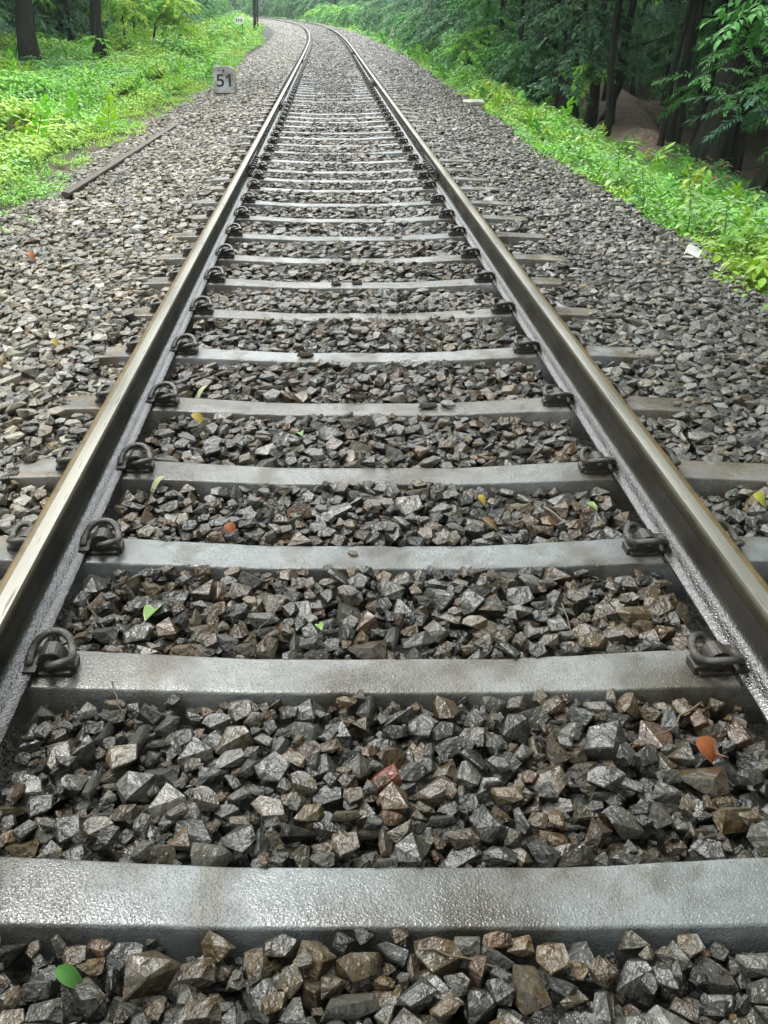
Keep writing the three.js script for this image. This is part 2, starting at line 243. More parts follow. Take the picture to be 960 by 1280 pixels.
sleeperS.forEach((s, i) => {
  const far = s > 40, label = sleeperLabels[i] ?? (i < 40 ? `${ORD[i]} wet concrete sleeper counted from the camera` : 'small far concrete sleeper half hidden by ballast, beyond the fortieth');
  const g = thing('concrete_sleeper', label, 'railway sleeper', far || i >= 40 ? 'far sleepers half hidden by ballast' : 'concrete sleepers across the track');
  if (i < 40) g.userData.group = 'concrete sleepers across the track';
  const f = frame(s); g.position.copy(W(0, s)); g.rotation.set(0, f.phi + (hash2(i, 7) - 0.5) * 0.012, 0);
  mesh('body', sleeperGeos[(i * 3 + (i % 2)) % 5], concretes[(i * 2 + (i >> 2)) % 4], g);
  if (s >= 26 && s < 78) for (const side of [-1, 1]) for (const io of [-1, 1]) { const h = mesh('rail_fastening', farFastening, M.clip, g); h.position.set(side * RAILU + io * FOOT, 0, 0); h.rotation.y = io > 0 ? 0 : PI; }
  if (s < 26) for (const side of [-1, 1]) {
    mesh('rail_pad', padGeo, M.pad, g).position.set(side * RAILU, 0, 0);
    for (const io of [-1, 1]) {
      const x = side * RAILU + io * FOOT, rot = io > 0 ? 0 : PI, h = new THREE.Group(); h.name = 'rail_fastening'; h.position.set(x, sleeperTop(x) < 0 ? 0 : 0, 0); h.rotation.y = rot + (hash2(i, side * 3 + io) - 0.5) * 0.12; g.add(h);
      mesh('spring_clip', clipGeo, M.clip, h); mesh('clip_housing', shoulderGeo, M.castIron, h); mesh('liner', linerGeo, M.castIron, h);
    }
  }
  sleepers.push({ g, s });
});

// ---------------------------------------------------------------- rails
const railProfile = (() => { // [q towards the middle of the track, r up]; closed loop in runs by material
  const b = (a) => a.map(([q, r]) => [-q, r]).reverse();
  const foot = [[-0.06, 0.006], [0.066, 0.006], [0.068, 0.008], [0.068, 0.0155], [0.0655, 0.0175], [0.04, 0.0215], [0.02, 0.027], [0.012, 0.034], [0.0085, 0.046], [0.0078, 0.06], [0.0078, 0.1], [0.0095, 0.112], [0.014, 0.119], [0.03, 0.125], [0.0325, 0.128]];
  const inner = [[0.0325, 0.128], [0.0335, 0.132], [0.0335, 0.149], [0.0325, 0.1535], [0.0295, 0.1575], [0.0245, 0.1602]];
  const top = [[0.0245, 0.1602], [0.014, 0.1617], [0.004, 0.162], [-0.004, 0.162], [-0.01, 0.1619]];
  const outer = [[-0.01, 0.1619], [-0.0165, 0.1614], [-0.0245, 0.1602], [-0.0295, 0.1575], [-0.0325, 0.1535], [-0.0335, 0.149], [-0.0335, 0.132], [-0.0325, 0.128]];
  return { foot: [...foot], footOut: b(foot.slice(1)), inner, top, outer };
})();
function loft(prof, s0, s1, side, step, uScale = 1) {
  const n = Math.max(1, Math.round((s1 - s0) / step)), pos = [], uv = [], idx = [], K = prof.length, p = new V3();
  for (let i = 0; i <= n; i++) { const s = lerp(s0, s1, i / n); let per = 0; prof.forEach(([q, r], k) => { if (k) per += Math.hypot(q - prof[k - 1][0], r - prof[k - 1][1]); W(side * (RAILU - q), s, r, p); pos.push(p.x, p.y, p.z); uv.push(s, per); });
    if (i) for (let k = 0; k < K - 1; k++) { const a = (i - 1) * K + k; side < 0 ? idx.push(a, a + 1, a + K, a + 1, a + K + 1, a + K) : idx.push(a, a + K, a + 1, a + 1, a + K, a + K + 1); } }
  const g = new THREE.BufferGeometry(); g.setAttribute('position', new THREE.Float32BufferAttribute(pos, 3)); g.setAttribute('uv', new THREE.Float32BufferAttribute(uv, 2)); g.setIndex(idx); return toCreasedNormals(g, 0.7);
}
function railCap(s, side, face) { const pr = [...railProfile.foot, ...railProfile.inner.slice(1), ...railProfile.top.slice(1), ...railProfile.outer.slice(1), ...railProfile.footOut.slice(1)]; const sh = new THREE.Shape(pr.map(([q, r]) => new THREE.Vector2(q, r))), g = new THREE.ShapeGeometry(sh), a = g.attributes.position; const p = new V3(); for (let i = 0; i < a.count; i++) { W(side * (RAILU - a.getX(i)), s, a.getY(i), p); a.setXYZ(i, p.x, p.y, p.z); } g.computeVertexNormals(); return g; }
const fishGeo = (() => { const s = new THREE.Shape(); [[0.014, 0.031], [0.04, 0.024], [0.046, 0.03], [0.034, 0.044], [0.026, 0.06], [0.026, 0.095], [0.034, 0.112], [0.036, 0.121], [0.028, 0.1225], [0.013, 0.117]].forEach(([q, r], i) => i ? s.lineTo(q, r) : s.moveTo(q, r)); s.closePath(); const g = new THREE.ExtrudeGeometry(s, { depth: 1.0, bevelSize: 0.002, bevelThickness: 0.002, bevelSegments: 1, steps: 1 }); g.translate(0, 0, -0.5); return g; })();
const boltGeo = (() => { const h = new THREE.CylinderGeometry(0.019, 0.019, 0.018, 6); h.rotateZ(PI / 2); h.translate(0.035, 0.078, 0); const t = new THREE.CylinderGeometry(0.011, 0.011, 0.03, 8); t.rotateZ(PI / 2); t.translate(0.052, 0.078, 0); return mergeGeometries([h, t]); })();
const jointsS = { '-1': [9.55, 16.3, 31.5, 60, 96], 1: [9.25, 21.6, 37.6, 64, 100] };
for (const side of [-1, 1]) {
  const w = side < 0 ? 'left' : 'right', cuts = [-6, ...jointsS[side], 172];
  const lab = [`long near ${w} rail with a shiny worn top, rusty on its outer side`, `${w} rail between the nearest bolted joint and the next joint`, `${w} rail between its second and third joints`, `far ${w} rail between its third and fourth joints`, `far ${w} rail where the track starts to bend, past the fourth joint`, `farthest ${w} rail vanishing round the bend`];
  for (let i = 0; i < cuts.length - 1; i++) {
    const g = thing('steel_rail', lab[i], 'rail'), a = cuts[i] + (i ? 0.003 : 0), b = cuts[i + 1] - 0.003, st = b < 28 ? 0.5 : 1, P = railProfile;
    mesh('foot_and_web', mergeGeometries([loft(P.foot, a, b, side, st), loft(P.footOut, a, b, side, st), ...[railCap(a, side), railCap(b, side)].map((c) => c.index ? c.toNonIndexed() : c)]), M.rail, g);
    mesh('inner_head_side', loft(P.inner, a, b, side, st), M.railSide, g);
    mesh('running_surface', loft(P.top, a, b, side, st), M.railTop, g);
    mesh('rusty_outer_edge', loft(P.outer, a, b, side, st), M.railRust, g);
    if (i < 4) for (const io of [1, -1]) { // joint bars on both sides of the joint at the far end of this rail
      const f = frame(cuts[i + 1]), h = mesh('fishplate', fishGeo, M.rail, g); h.position.copy(W(side * RAILU, cuts[i + 1])); h.rotation.y = f.phi + (io * side > 0 ? PI : 0); h.position.y += 0;
      for (const z of [-0.36, -0.2, -0.07, 0.07, 0.2, 0.36]) { const q = mesh('bolt', boltGeo, M.clip, h); q.position.z = z; }
    }
  }
}
// the lifted rail lying beside the track
{
  const g = thing('spare_rail', 'short old rusty rail lying loose beside the ballast on the left', 'rail'); const A = new V3(), B = new V3(); W(-2.4, 8.35, -0.165, A); W(-2.27, 14.2, -0.16, B);
  const pr = [...railProfile.foot, ...railProfile.inner.slice(1), ...railProfile.top.slice(1), ...railProfile.outer.slice(1), ...railProfile.footOut.slice(1)]; const sh = new THREE.Shape(pr.map(([q, r]) => new THREE.Vector2(q, r)));
  const L = A.distanceTo(B), geo = new THREE.ExtrudeGeometry(sh, { depth: L, bevelEnabled: false, steps: 1 }), gc = toCreasedNormals(geo, 0.5); gc.rotateY(PI);
  const mt = std({ color: lin(0.085, 0.066, 0.046), map: rep(T.rust, 3), bumpMap: rep(T.rustBump, 5), bumpScale: 0.002, roughness: 0.5 });
  mesh('web_and_foot', gc, mt, g); g.position.copy(A); g.rotation.order = 'YXZ'; g.rotation.y = -Math.atan2(B.x - A.x, -(B.z - A.z)); g.rotation.z = -0.16;
  const fp = mesh('fishplate', fishGeo, mt, g); fp.position.set(0, 0, -L + 1.0); 
}

// ---------------------------------------------------------------- ballast: stones dropped one by one on a height map
const ballast = new THREE.Group(); ballast.name = 'ballast'; ballast.userData = { kind: 'structure', label: 'bed of wet grey crushed stone around the sleepers' }; scene.add(ballast);
function stoneGeo(seed) {
  const r = RNG(seed), pts = [], kind = r(), flat = kind < 0.45 ? 0.45 : kind < 0.8 ? 0.6 : 0.8, wide = lerp(0.48, 0.92, r()), n = 9 + Math.floor(r() * 6);
  for (let i = 0; i < n; i++) { const z = r() * 2 - 1, a = r() * 2 * PI, q = Math.sqrt(1 - z * z), R = 0.82 + 0.36 * r(); const boxy = (v) => Math.sign(v) * Math.pow(Math.abs(v), 0.72); pts.push(new V3(boxy(q * cos(a)) * R, boxy(z) * R * flat, boxy(q * sin(a)) * R * wide)); }
  const hull = new ConvexGeometry(pts), hp = []; { const a = mergeVertices((() => { const c = new THREE.BufferGeometry(); c.setAttribute('position', hull.attributes.position.clone()); return c; })(), 1e-4).attributes.position; for (let i = 0; i < a.count; i++) hp.push(new V3().fromBufferAttribute(a, i)); }
  const b = 0.045, more = []; // small bevel on every edge
  for (const p of hp) for (const d of [[1, 0, 0], [-1, 0, 0], [0, 1, 0], [0, -1, 0], [0, 0, 1], [0, 0, -1]]) more.push(p.clone().multiplyScalar(1 - b).add(new V3(...d).multiplyScalar(b)));
  const g0 = new ConvexGeometry(more), c = new V3(); g0.computeBoundingBox(); g0.boundingBox.getCenter(c); g0.translate(-c.x, -c.y, -c.z);
  const size = new V3(); g0.boundingBox.getSize(size); const k = 1 / Math.max(size.x, size.z); g0.scale(k, k, k);
  const pos = g0.attributes.position, nor = g0.attributes.normal, uv = new Float32Array(pos.count * 2), o = [r() * 5, r() * 5];
  for (let i = 0; i < pos.count; i += 3) { const e = new V3().fromBufferAttribute(nor, i), ax = Math.abs(e.x), ay = Math.abs(e.y), az = Math.abs(e.z); for (let j = i; j < i + 3; j++) { const x = pos.getX(j), y = pos.getY(j), z = pos.getZ(j); const [a, b2] = ay > ax && ay > az ? [x, z] : ax > az ? [z, y] : [x, y]; uv[j * 2] = a * 0.6 + o[0]; uv[j * 2 + 1] = b2 * 0.6 + o[1]; } }
  g0.setAttribute('uv', new THREE.BufferAttribute(uv, 2));
  return toCreasedNormals(g0, 0.42);
}
const NV = 26, stoneGeos = []; for (let i = 0; i < NV; i++) stoneGeos.push(stoneGeo(100 + i * 7));
const CELL = 0.006, U0 = -3.9, U1 = 3.5, S0 = 0.55, S1 = 28, NU = Math.round((U1 - U0) / CELL), NS = Math.round((S1 - S0) / CELL), hm = new Float32Array(NU * NS), SIZES = [0.02, 0.034, 0.048, 0.064, 0.081, 0.1];
const inTrack = new Uint8Array(NU * NS);
for (let j = 0; j < NS; j++) for (let i = 0; i < NU; i++) { const u = U0 + (i + 0.5) * CELL, s = S0 + (j + 0.5) * CELL; hm[j * NU + i] = ballastTop(u, s) - 0.08; }
for (const { s } of sleepers) if (s < S1 + 1) for (let i = 0; i < NU; i++) { const u = U0 + (i + 0.5) * CELL; if (Math.abs(u) > HALF) continue; const t = sleeperTop(u), h = sleeperHalfTop(u); for (let j = Math.floor((s - 0.12 - S0) / CELL); j <= (s + 0.12 - S0) / CELL; j++) { if (j < 0 || j >= NS) continue; const z = Math.abs(S0 + (j + 0.5) * CELL - s), y = z < h ? t : t - (z - h) * 3.2, k = j * NU + i; if (y > hm[k]) { hm[k] = y; if (z < h) inTrack[k] = 1; }
  for (const side of [-1, 1]) for (const io of [-1, 1]) { const q = (u - (side * RAILU + io * FOOT)) * io; if (q > -0.02 && q < 0.108 && z < 0.078) { hm[k] = Math.max(hm[k], 0.05); inTrack[k] = 1; } } } }
for (let j = 0; j < NS; j++) for (let i = 0; i < NU; i++) { const a = Math.abs(Math.abs(U0 + (i + 0.5) * CELL) - RAILU); if (a < 0.07) { hm[j * NU + i] = 0.1; inTrack[j * NU + i] = 1; } }
const NO = 7, feet = []; // footprints: variant x orientation x size
{
  const r = RNG(77);
  for (let v = 0; v < NV; v++) { feet.push([]); for (let o = 0; o < NO; o++) {
    const q = new THREE.Quaternion().setFromAxisAngle(new V3(0, 1, 0), r() * 2 * PI); const tilt = o < 4 ? 0.2 : o < 6 ? 0.5 : 1.2; q.multiply(new THREE.Quaternion().setFromEuler(new THREE.Euler((r() - 0.5) * 2 * tilt, 0, (r() - 0.5) * 2 * tilt))); q.premultiply(new THREE.Quaternion().setFromAxisAngle(new V3(0, 1, 0), r() * 2 * PI));
    const row = { q, sizes: [] }; feet[v].push(row);
    const P = stoneGeos[v].attributes.position, pts = []; for (let i = 0; i < P.count; i++) pts.push(new V3().fromBufferAttribute(P, i).applyQuaternion(q));
    for (const sz of SIZES) {
      const R = Math.ceil(sz * 0.75 / CELL), n = 2 * R + 1, top = new Float32Array(n * n).fill(-9), bot = new Float32Array(n * n).fill(9);
      for (let t = 0; t < pts.length; t += 3) {
        const [A, B, C] = [pts[t], pts[t + 1], pts[t + 2]].map((p) => [p.x * sz / CELL + R, -p.z * sz / CELL + R, p.y * sz]); // column = u, row = s
        const det = (B[1] - C[1]) * (A[0] - C[0]) + (C[0] - B[0]) * (A[1] - C[1]); if (Math.abs(det) < 1e-9) continue;
        for (let y = Math.max(0, Math.floor(Math.min(A[1], B[1], C[1]))); y <= Math.min(n - 1, Math.ceil(Math.max(A[1], B[1], C[1]))); y++) for (let x = Math.max(0, Math.floor(Math.min(A[0], B[0], C[0]))); x <= Math.min(n - 1, Math.ceil(Math.max(A[0], B[0], C[0]))); x++) {
          const a = ((B[1] - C[1]) * (x - C[0]) + (C[0] - B[0]) * (y - C[1])) / det, b = ((C[1] - A[1]) * (x - C[0]) + (A[0] - C[0]) * (y - C[1])) / det, c = 1 - a - b;
          if (a < -0.02 || b < -0.02 || c < -0.02) continue; const h = a * A[2] + b * B[2] + c * C[2], k = y * n + x; if (h > top[k]) top[k] = h; if (h < bot[k]) bot[k] = h;
        }
      }
      const dx = [], dy = [], tp = [], bt = []; let hi = -9;
      for (let y = 0; y < n; y++) for (let x = 0; x < n; x++) if (top[y * n + x] > -9) { dx.push(x - R); dy.push(y - R); tp.push(top[y * n + x]); bt.push(bot[y * n + x]); hi = Math.max(hi, top[y * n + x]); }
      row.sizes.push({ dx, dy, tp, bt, hi, off: dx.map((x, i) => dy[i] * NU + x) });
    } } }
}
const stones = [];
function clear(ft, i, j, s, u) { if (s > 16 || u < -1.1 || u > 1.2) return true; const b = j * NU + i, { off } = ft; let n = 0; for (let k = 0; k < off.length; k++) n += inTrack[b + off[k]]; return n < 3; }
function restOf(ft, i, j) { if (i < 16 || j < 16 || i > NU - 17 || j > NS - 17) return 99; const b = j * NU + i, { off, bt } = ft; let z = -9; for (let k = 0; k < off.length; k++) { const h = hm[b + off[k]] - bt[k]; if (h > z) z = h; } return z; }
function setStone(v, o, k, i, j, z) { const ft = feet[v][o].sizes[k], b = j * NU + i; for (let c = 0; c < ft.off.length; c++) { const h = z + ft.tp[c]; if (h > hm[b + ft.off[c]]) hm[b + ft.off[c]] = h; } stones.push({ v, o, k, u: U0 + (i + 0.5) * CELL, s: S0 + (j + 0.5) * CELL, z, c: b, hi: z + ft.hi }); }
{
  const r = RNG(2024);
  const visU = (s) => { const z = s * 0.8826 + 0.63; return [Math.max(U0 + 0.1, -(0.36 * z + 0.6), edgeL(s) - 0.15), Math.min(U1 - 0.1, 0.47 * z + 0.4, edgeR(s) + 0.12)]; };
  for (let s = S0 + 0.12; s < S1 - 0.12; s += 0.1) {
    const [a, b] = visU(s), area = (b - a) * 0.1, dens = s < 6 ? 1500 : s < 12 ? 1200 : 850, N = Math.round(area * dens);
    for (let n = 0; n < N; n++) {
      const uu = lerp(a, b, r()), sv = s + r() * 0.1; let best = null;
      const big = s > 14 ? 1 : 0, rk = r(), k = Math.min(5, (rk < 0.18 ? 1 : rk < 0.46 ? 2 : rk < 0.75 ? 3 : rk < 0.94 ? 4 : 5) + 0 * big);
      const tgt = ballastTop(uu, sv) + 0.012 + SIZES[k] * 0.12;
      for (let c = 0; c < (s < 7 ? 9 : 5); c++) { const v = Math.floor(r() * NV), o = Math.floor(r() * NO), i = Math.floor((uu - U0) / CELL + (r() - 0.5) * 8), j = Math.floor((sv - S0) / CELL + (r() - 0.5) * 8), z = restOf(feet[v][o].sizes[k], i, j); if (z > 9 || !clear(feet[v][o].sizes[k], i, j, sv, uu)) continue; const top = z + feet[v][o].sizes[k].hi; if (!best || top < best.top) best = { v, o, i, j, z, top }; }
      if (best && best.top < tgt) setStone(best.v, best.o, k, best.i, best.j, best.z - 0.003);
    }
  }
  for (let s = S0 + 0.12; s < 14; s += 0.1) { // small stones in the gaps
    const [a, b] = visU(s), N = Math.round((b - a) * 0.1 * (s < 5 ? 1500 : 700));
    for (let n = 0; n < N; n++) {
      const uu = lerp(a, b, r()), sv = s + r() * 0.1, k = r() < 0.55 ? 0 : 1; let best = null;
      for (let c = 0; c < 8; c++) { const v = Math.floor(r() * NV), o = Math.floor(r() * NO), i = Math.floor((uu - U0) / CELL + (r() - 0.5) * 6), j = Math.floor((sv - S0) / CELL + (r() - 0.5) * 6), z = restOf(feet[v][o].sizes[k], i, j); if (z > 9 || !clear(feet[v][o].sizes[k], i, j, sv, uu)) continue; const top = z + feet[v][o].sizes[k].hi; if (!best || top < best.top) best = { v, o, i, j, z, top }; }
      if (best && best.top < ballastTop(uu, sv) - 0.006) setStone(best.v, best.o, k, best.i, best.j, best.z - 0.003);
    }
  }
  // single stones on the sleepers
  for (const [u, s, k] of [[0.26, 3.42, 4], [0.345, 3.425, 3], [-0.06, 2.29, 1], [-0.23, 4.04, 4], [-0.08, 5.3, 3], [0.04, 5.32, 3], [0.6, 4.69, 2], [-0.01, 5.93, 3], [0.36, 6.56, 3], [0.3, 7.2, 2], [-0.3, 9.66, 3], [0.05, 10.3, 4], [0.42, 8.5, 3]]) { const i = Math.floor((u - U0) / CELL), j = Math.floor((s - S0) / CELL); let best = null; for (let v = 0; v < NV; v++) { const z = restOf(feet[v][1].sizes[k], i, j); if (z < 9 && (!best || z < best.z)) best = { v, z }; } if (best) { setStone(best.v, 1, k, i, j, best.z - 0.002); stones[stones.length - 1].vip = 1; } }
}
// colour of a stone: greys, browns, a few reddish ones
const PAL = [[0.07, 0.069, 0.06], [0.052, 0.051, 0.044], [0.095, 0.091, 0.079], [0.038, 0.037, 0.031], [0.13, 0.122, 0.103], [0.083, 0.07, 0.048], [0.105, 0.08, 0.046], [0.066, 0.053, 0.036], [0.18, 0.163, 0.13], [0.25, 0.235, 0.2], [0.1, 0.063, 0.043], [0.064, 0.066, 0.062], [0.19, 0.055, 0.036]];
const PALC = PAL.map((p) => lin(p[0] * 0.8, p[1] * 0.79, p[2] * 0.74));
const paler = (u, s) => (u < -1 ? 1.28 : u > 1 ? 1.25 : 1.05) * (0.85 + 0.4 * noise(u * 0.9, s * 0.5, 0, 27)); // paler stone on the shoulders, in patches
function stoneTone(u, s, r) {
  const patch = noise(u * 2.2, s * 1.6, 0, 23), a = r();
  if (u < -1.05) return a < 0.2 ? 4 : a < 0.48 ? 8 : a < 0.66 ? 9 : a < 0.7 ? 5 : a < 0.82 ? 6 : a < 0.94 ? 2 : 0;
  if (u > 1.05) return a < 0.3 ? 0 : a < 0.5 ? 2 : a < 0.66 ? 1 : a < 0.8 ? 4 : a < 0.88 ? 8 : a < 0.95 ? 11 : 5;
  const br = (s > 1.6 && s < 6 ? 0.52 : 0.36) * (0.4 + 1.2 * patch); if (r() < br) return a < 0.45 ? 5 : a < 0.75 ? 7 : a < 0.95 ? 6 : 10;
  return a < 0.3 ? 0 : a < 0.55 ? 1 : a < 0.72 ? 3 : a < 0.88 ? 2 : a < 0.95 ? 11 : 4;
}
{
  const r = RNG(99), p = new V3();
  for (const t of stones) { W(t.u, t.s, t.z, p); const q = project(p); t.pos = p.clone(); t.px = q[0] > 4 && q[0] < 956 && q[1] > 6 && q[1] < 1274 && hm[t.c] - t.hi < 0.016 ? SIZES[t.k] / q[2] : 0; if (t.vip) t.px *= 3; t.tone = stoneTone(t.u, t.s, r); t.phi = frame(t.s).phi; }
  // the two reddish stones
  for (const [u, s] of [[-0.36, 2.66], [-0.02, 1.41]]) { let b = null; for (const t of stones) if (t.px > 0 && t.k >= 3) { const d = Math.hypot(t.u - u, t.s - s) - SIZES[t.k] * 0.3; if (!b || d < b.d) b = { d, t }; } b.t.tone = 12; b.t.px *= 2; }
  const rank = stones.filter((t) => t.px > 0).sort((a, b) => b.px - a.px), hero = new Set(rank.slice(0, 300)); let nh = 0;
  const heroMats = [M.stoneGrey, M.stoneBrown].map((m) => PALC.map((c) => { const k = m.clone(); k.color = c.clone(); return k; }));
  const lists = Array.from({ length: NV * 2 }, () => []); const sc = new V3(), q2 = new THREE.Quaternion(), Y = new V3(0, 1, 0);
  for (const t of stones) {
    const brown = [5, 6, 7, 10].includes(t.tone) || r() < 0.18 ? 1 : 0, q = q2.setFromAxisAngle(Y, t.phi).multiply(feet[t.v][t.o].q).clone(), s = SIZES[t.k];
    if (hero.has(t)) { const m = mesh('stone' + (nh ? '_' + String(nh).padStart(3, '0') : ''), stoneGeos[t.v], heroMats[brown][t.tone], ballast); nh++; m.position.copy(t.pos); m.quaternion.copy(q); m.scale.setScalar(s); continue; }
    const c = PALC[t.tone].clone().multiplyScalar((0.8 + 0.45 * r()) * paler(t.u, t.s)); lists[t.v * 2 + brown].push({ m: new THREE.Matrix4().compose(t.pos, q, sc.setScalar(s)), c });
  }
  // beyond the height map: stones strewn over the bed
  for (let s = S1 - 0.35; s < 172; s += 0.5) {
    const a = edgeL(s), b = edgeR(s), far = s > 70 ? 1.7 : s > 45 ? 1.3 : 1, N = Math.round((b - a) * 0.5 * 520 / (far * far));
    for (let n = 0; n < N; n++) {
      const u = lerp(a, b, r()), sv = s + r() * 0.5; if (Math.abs(Math.abs(u) - RAILU) < 0.09) continue;
      const k = 0.045 + 0.05 * r(), y = Math.max(ballastTop(u, sv) - 0.005, -9) + 0.012 * (r() - 0.5); const f = frame(sv);
      lists[Math.floor(r() * NV) * 2 + (r() < 0.2 ? 1 : 0)].push({ m: mat4(W(u, sv, y - k * 0.1), new THREE.Euler((r() - 0.5) * 0.9, r() * 6.28, (r() - 0.5) * 0.9), new V3(k * far, k * far * 0.9, k * far)), c: PALC[stoneTone(u, sv, r)].clone().multiplyScalar((0.85 + 0.4 * r()) * paler(u, sv)) });
    }
  }
  const rest = new THREE.Group(); rest.name = 'ballast_stones'; rest.userData.kind = 'stuff'; ballast.add(rest);
  lists.forEach((l, i) => { if (l.length) { const im = inst('ballast_stones', stoneGeos[i >> 1], i & 1 ? M.stoneBrown : M.stoneGrey, l, rest); im.userData.kind = 'stuff'; } });
  console.log('stones', stones.length, 'all', lists.reduce((a, l) => a + l.length, 0));
  // bed of small chips under and between the stones beyond the map, one dark sheet under them
  const us = []; for (let i = 0; i <= 24; i++) us.push(i / 24); const pos = [], uv = [], idx = []; let row = 0;
  for (let s = 0.2; s < 173; s += s < 30 ? 0.4 : 1, row++) { const a = edgeL(s) - 0.25, b = edgeR(s) + 0.15; for (const f of us) { const u = lerp(a, b, f), e = Math.min(f, 1 - f) < 0.01 ? 0.06 : 0; W(u, s, (s < S1 - 1 ? ballastTop(u, s) - 0.07 : ballastTop(u, s) - 0.02) - e, p); pos.push(p.x, p.y, p.z); uv.push(u, s); } if (row) for (let k = 0; k < 24; k++) { const q = row * 25 + k; idx.push(q - 25, q - 24, q, q - 24, q + 1, q); } }
  const g = new THREE.BufferGeometry(); g.setAttribute('position', new THREE.Float32BufferAttribute(pos, 3)); g.setAttribute('uv', new THREE.Float32BufferAttribute(uv, 2)); g.setIndex(idx); g.computeVertexNormals();
  mesh('ballast_bed', g, std({ color: lin(0.075, 0.068, 0.058), map: rep(T.ground, 2), bumpMap: rep(T.groundBump, 3), bumpScale: 0.02, roughness: 0.5 }), ballast);
}
const surfaceY = (u, s, n = 1) => { const i = Math.floor((u - U0) / CELL), j = Math.floor((s - S0) / CELL); let m = -9; for (let a = -n; a <= n; a++) for (let b = -n; b <= n; b++) m = Math.max(m, hm[(j + a) * NU + i + b] ?? -9); return m; };

// ---------------------------------------------------------------- leaves, plants, trees
function leafGeo(L, Wd, { fold = 0.25, droop = 0.2, seg = 3, x = 0 } = {}) { // along +z, from the stalk to the tip
  const pos = [], uv = [], idx = [];
  for (let i = 0; i <= seg; i++) { const t = i / seg, w = Wd * 0.5 * Math.pow(sin(PI * Math.pow(clamp(t, 0.02, 1), 0.75)), 0.8) + (i === seg ? 0 : 0.001), z = t * L, y = -droop * L * t * t; for (const k of [-1, 0, 1]) { pos.push(k * w, y + Math.abs(k) * w * fold, z); uv.push(0.5 + k * 0.45, t); } if (i) for (let k = 0; k < 2; k++) { const a = (i - 1) * 3 + k; idx.push(a, a + 3, a + 1, a + 1, a + 3, a + 4); } }
  const g = new THREE.BufferGeometry(); g.setAttribute('position', new THREE.Float32BufferAttribute(pos, 3)); g.setAttribute('uv', new THREE.Float32BufferAttribute(uv, 2)); g.setIndex(idx); g.computeVertexNormals(); return g;
}
const placed = (g, p, e, s = 1) => g.clone().applyMatrix4(mat4(p, e, new V3(s, s, s)));
function stalk(a, b, r0, r1, mid) { const c = mid ? new THREE.QuadraticBezierCurve3(a, mid, b) : new THREE.LineCurve3(a, b); return taper(c.getPoints(mid ? 4 : 1), [r0, r1], 4); }
function taper(pts, radii, rs, wob = 0, seed = 1) { // tapered tube along points
  const curve = new THREE.CatmullRomCurve3(pts, false, 'centripetal'), N = Math.max(pts.length - 1, 1), fr = curve.computeFrenetFrames(N, false), pos = [], uv = [], idx = []; let len = 0;
  for (let i = 0; i <= N; i++) { const p = pts.length > 2 ? curve.getPointAt(i / N) : pts[i]; if (i) len += p.distanceTo(pts.length > 2 ? curve.getPointAt((i - 1) / N) : pts[i - 1]); const t = i / N * (radii.length - 1), k = Math.min(Math.floor(t), radii.length - 2), R = lerp(radii[k], radii[k + 1], t - k);
    for (let j = 0; j <= rs; j++) { const a = j / rs * 2 * PI, rr = R * (1 + wob * (noise(cos(a) * 1.6 + 5, sin(a) * 1.6 + i * 0.35, 0, seed) - 0.5) * 2), n = fr.normals[i].clone().multiplyScalar(cos(a) * rr).addScaledVector(fr.binormals[i], sin(a) * rr); pos.push(p.x + n.x, p.y + n.y, p.z + n.z); uv.push(j / rs * Math.max(1, Math.round(R * 6)), len); }
    if (i) for (let j = 0; j < rs; j++) { const a = (i - 1) * (rs + 1) + j; idx.push(a, a + 1, a + rs + 1, a + 1, a + rs + 2, a + rs + 1); } }
  const g = new THREE.BufferGeometry(); g.setAttribute('position', new THREE.Float32BufferAttribute(pos, 3)); g.setAttribute('uv', new THREE.Float32BufferAttribute(uv, 2)); g.setIndex(idx); g.computeVertexNormals(); return g;
}
function spray(seed, { n = 12, len = 0.5, L = 0.11, Wd = 0.05, spread = 1, droop = 0.25, pairs = true } = {}) { // twig along +z with leaves on both sides
  const r = RNG(seed), out = [], lf = [0, 1, 2].map(() => leafGeo(L * lerp(0.8, 1.2, r()), Wd * lerp(0.85, 1.15, r()), { fold: lerp(0.1, 0.4, r()), droop: lerp(0.1, 0.45, r()) }));
  for (let i = 0; i < n; i++) { const t = (i + 0.5) / n, z = t * len, side = i % 2 ? 1 : -1; out.push(placed(lf[i % 3], new V3(side * 0.01, -droop * len * t * t + (r() - 0.5) * 0.03 * spread, z), new THREE.Euler(0.15 + (r() - 0.4) * 0.9, side * lerp(1.2, 0.5, t) + (r() - 0.5) * 0.6, side * (r() - 0.5) * 1.1, 'YXZ'))); }
  out.push(placed(lf[0], new V3(0, -droop * len, len), new THREE.Euler(0.3, 0, 0)));
  out.push(stalk(new V3(0, 0, 0), new V3(0, -droop * len, len), 0.005, 0.002, new V3(0, 0, len * 0.6)));
  return mergeGeometries(out);
}
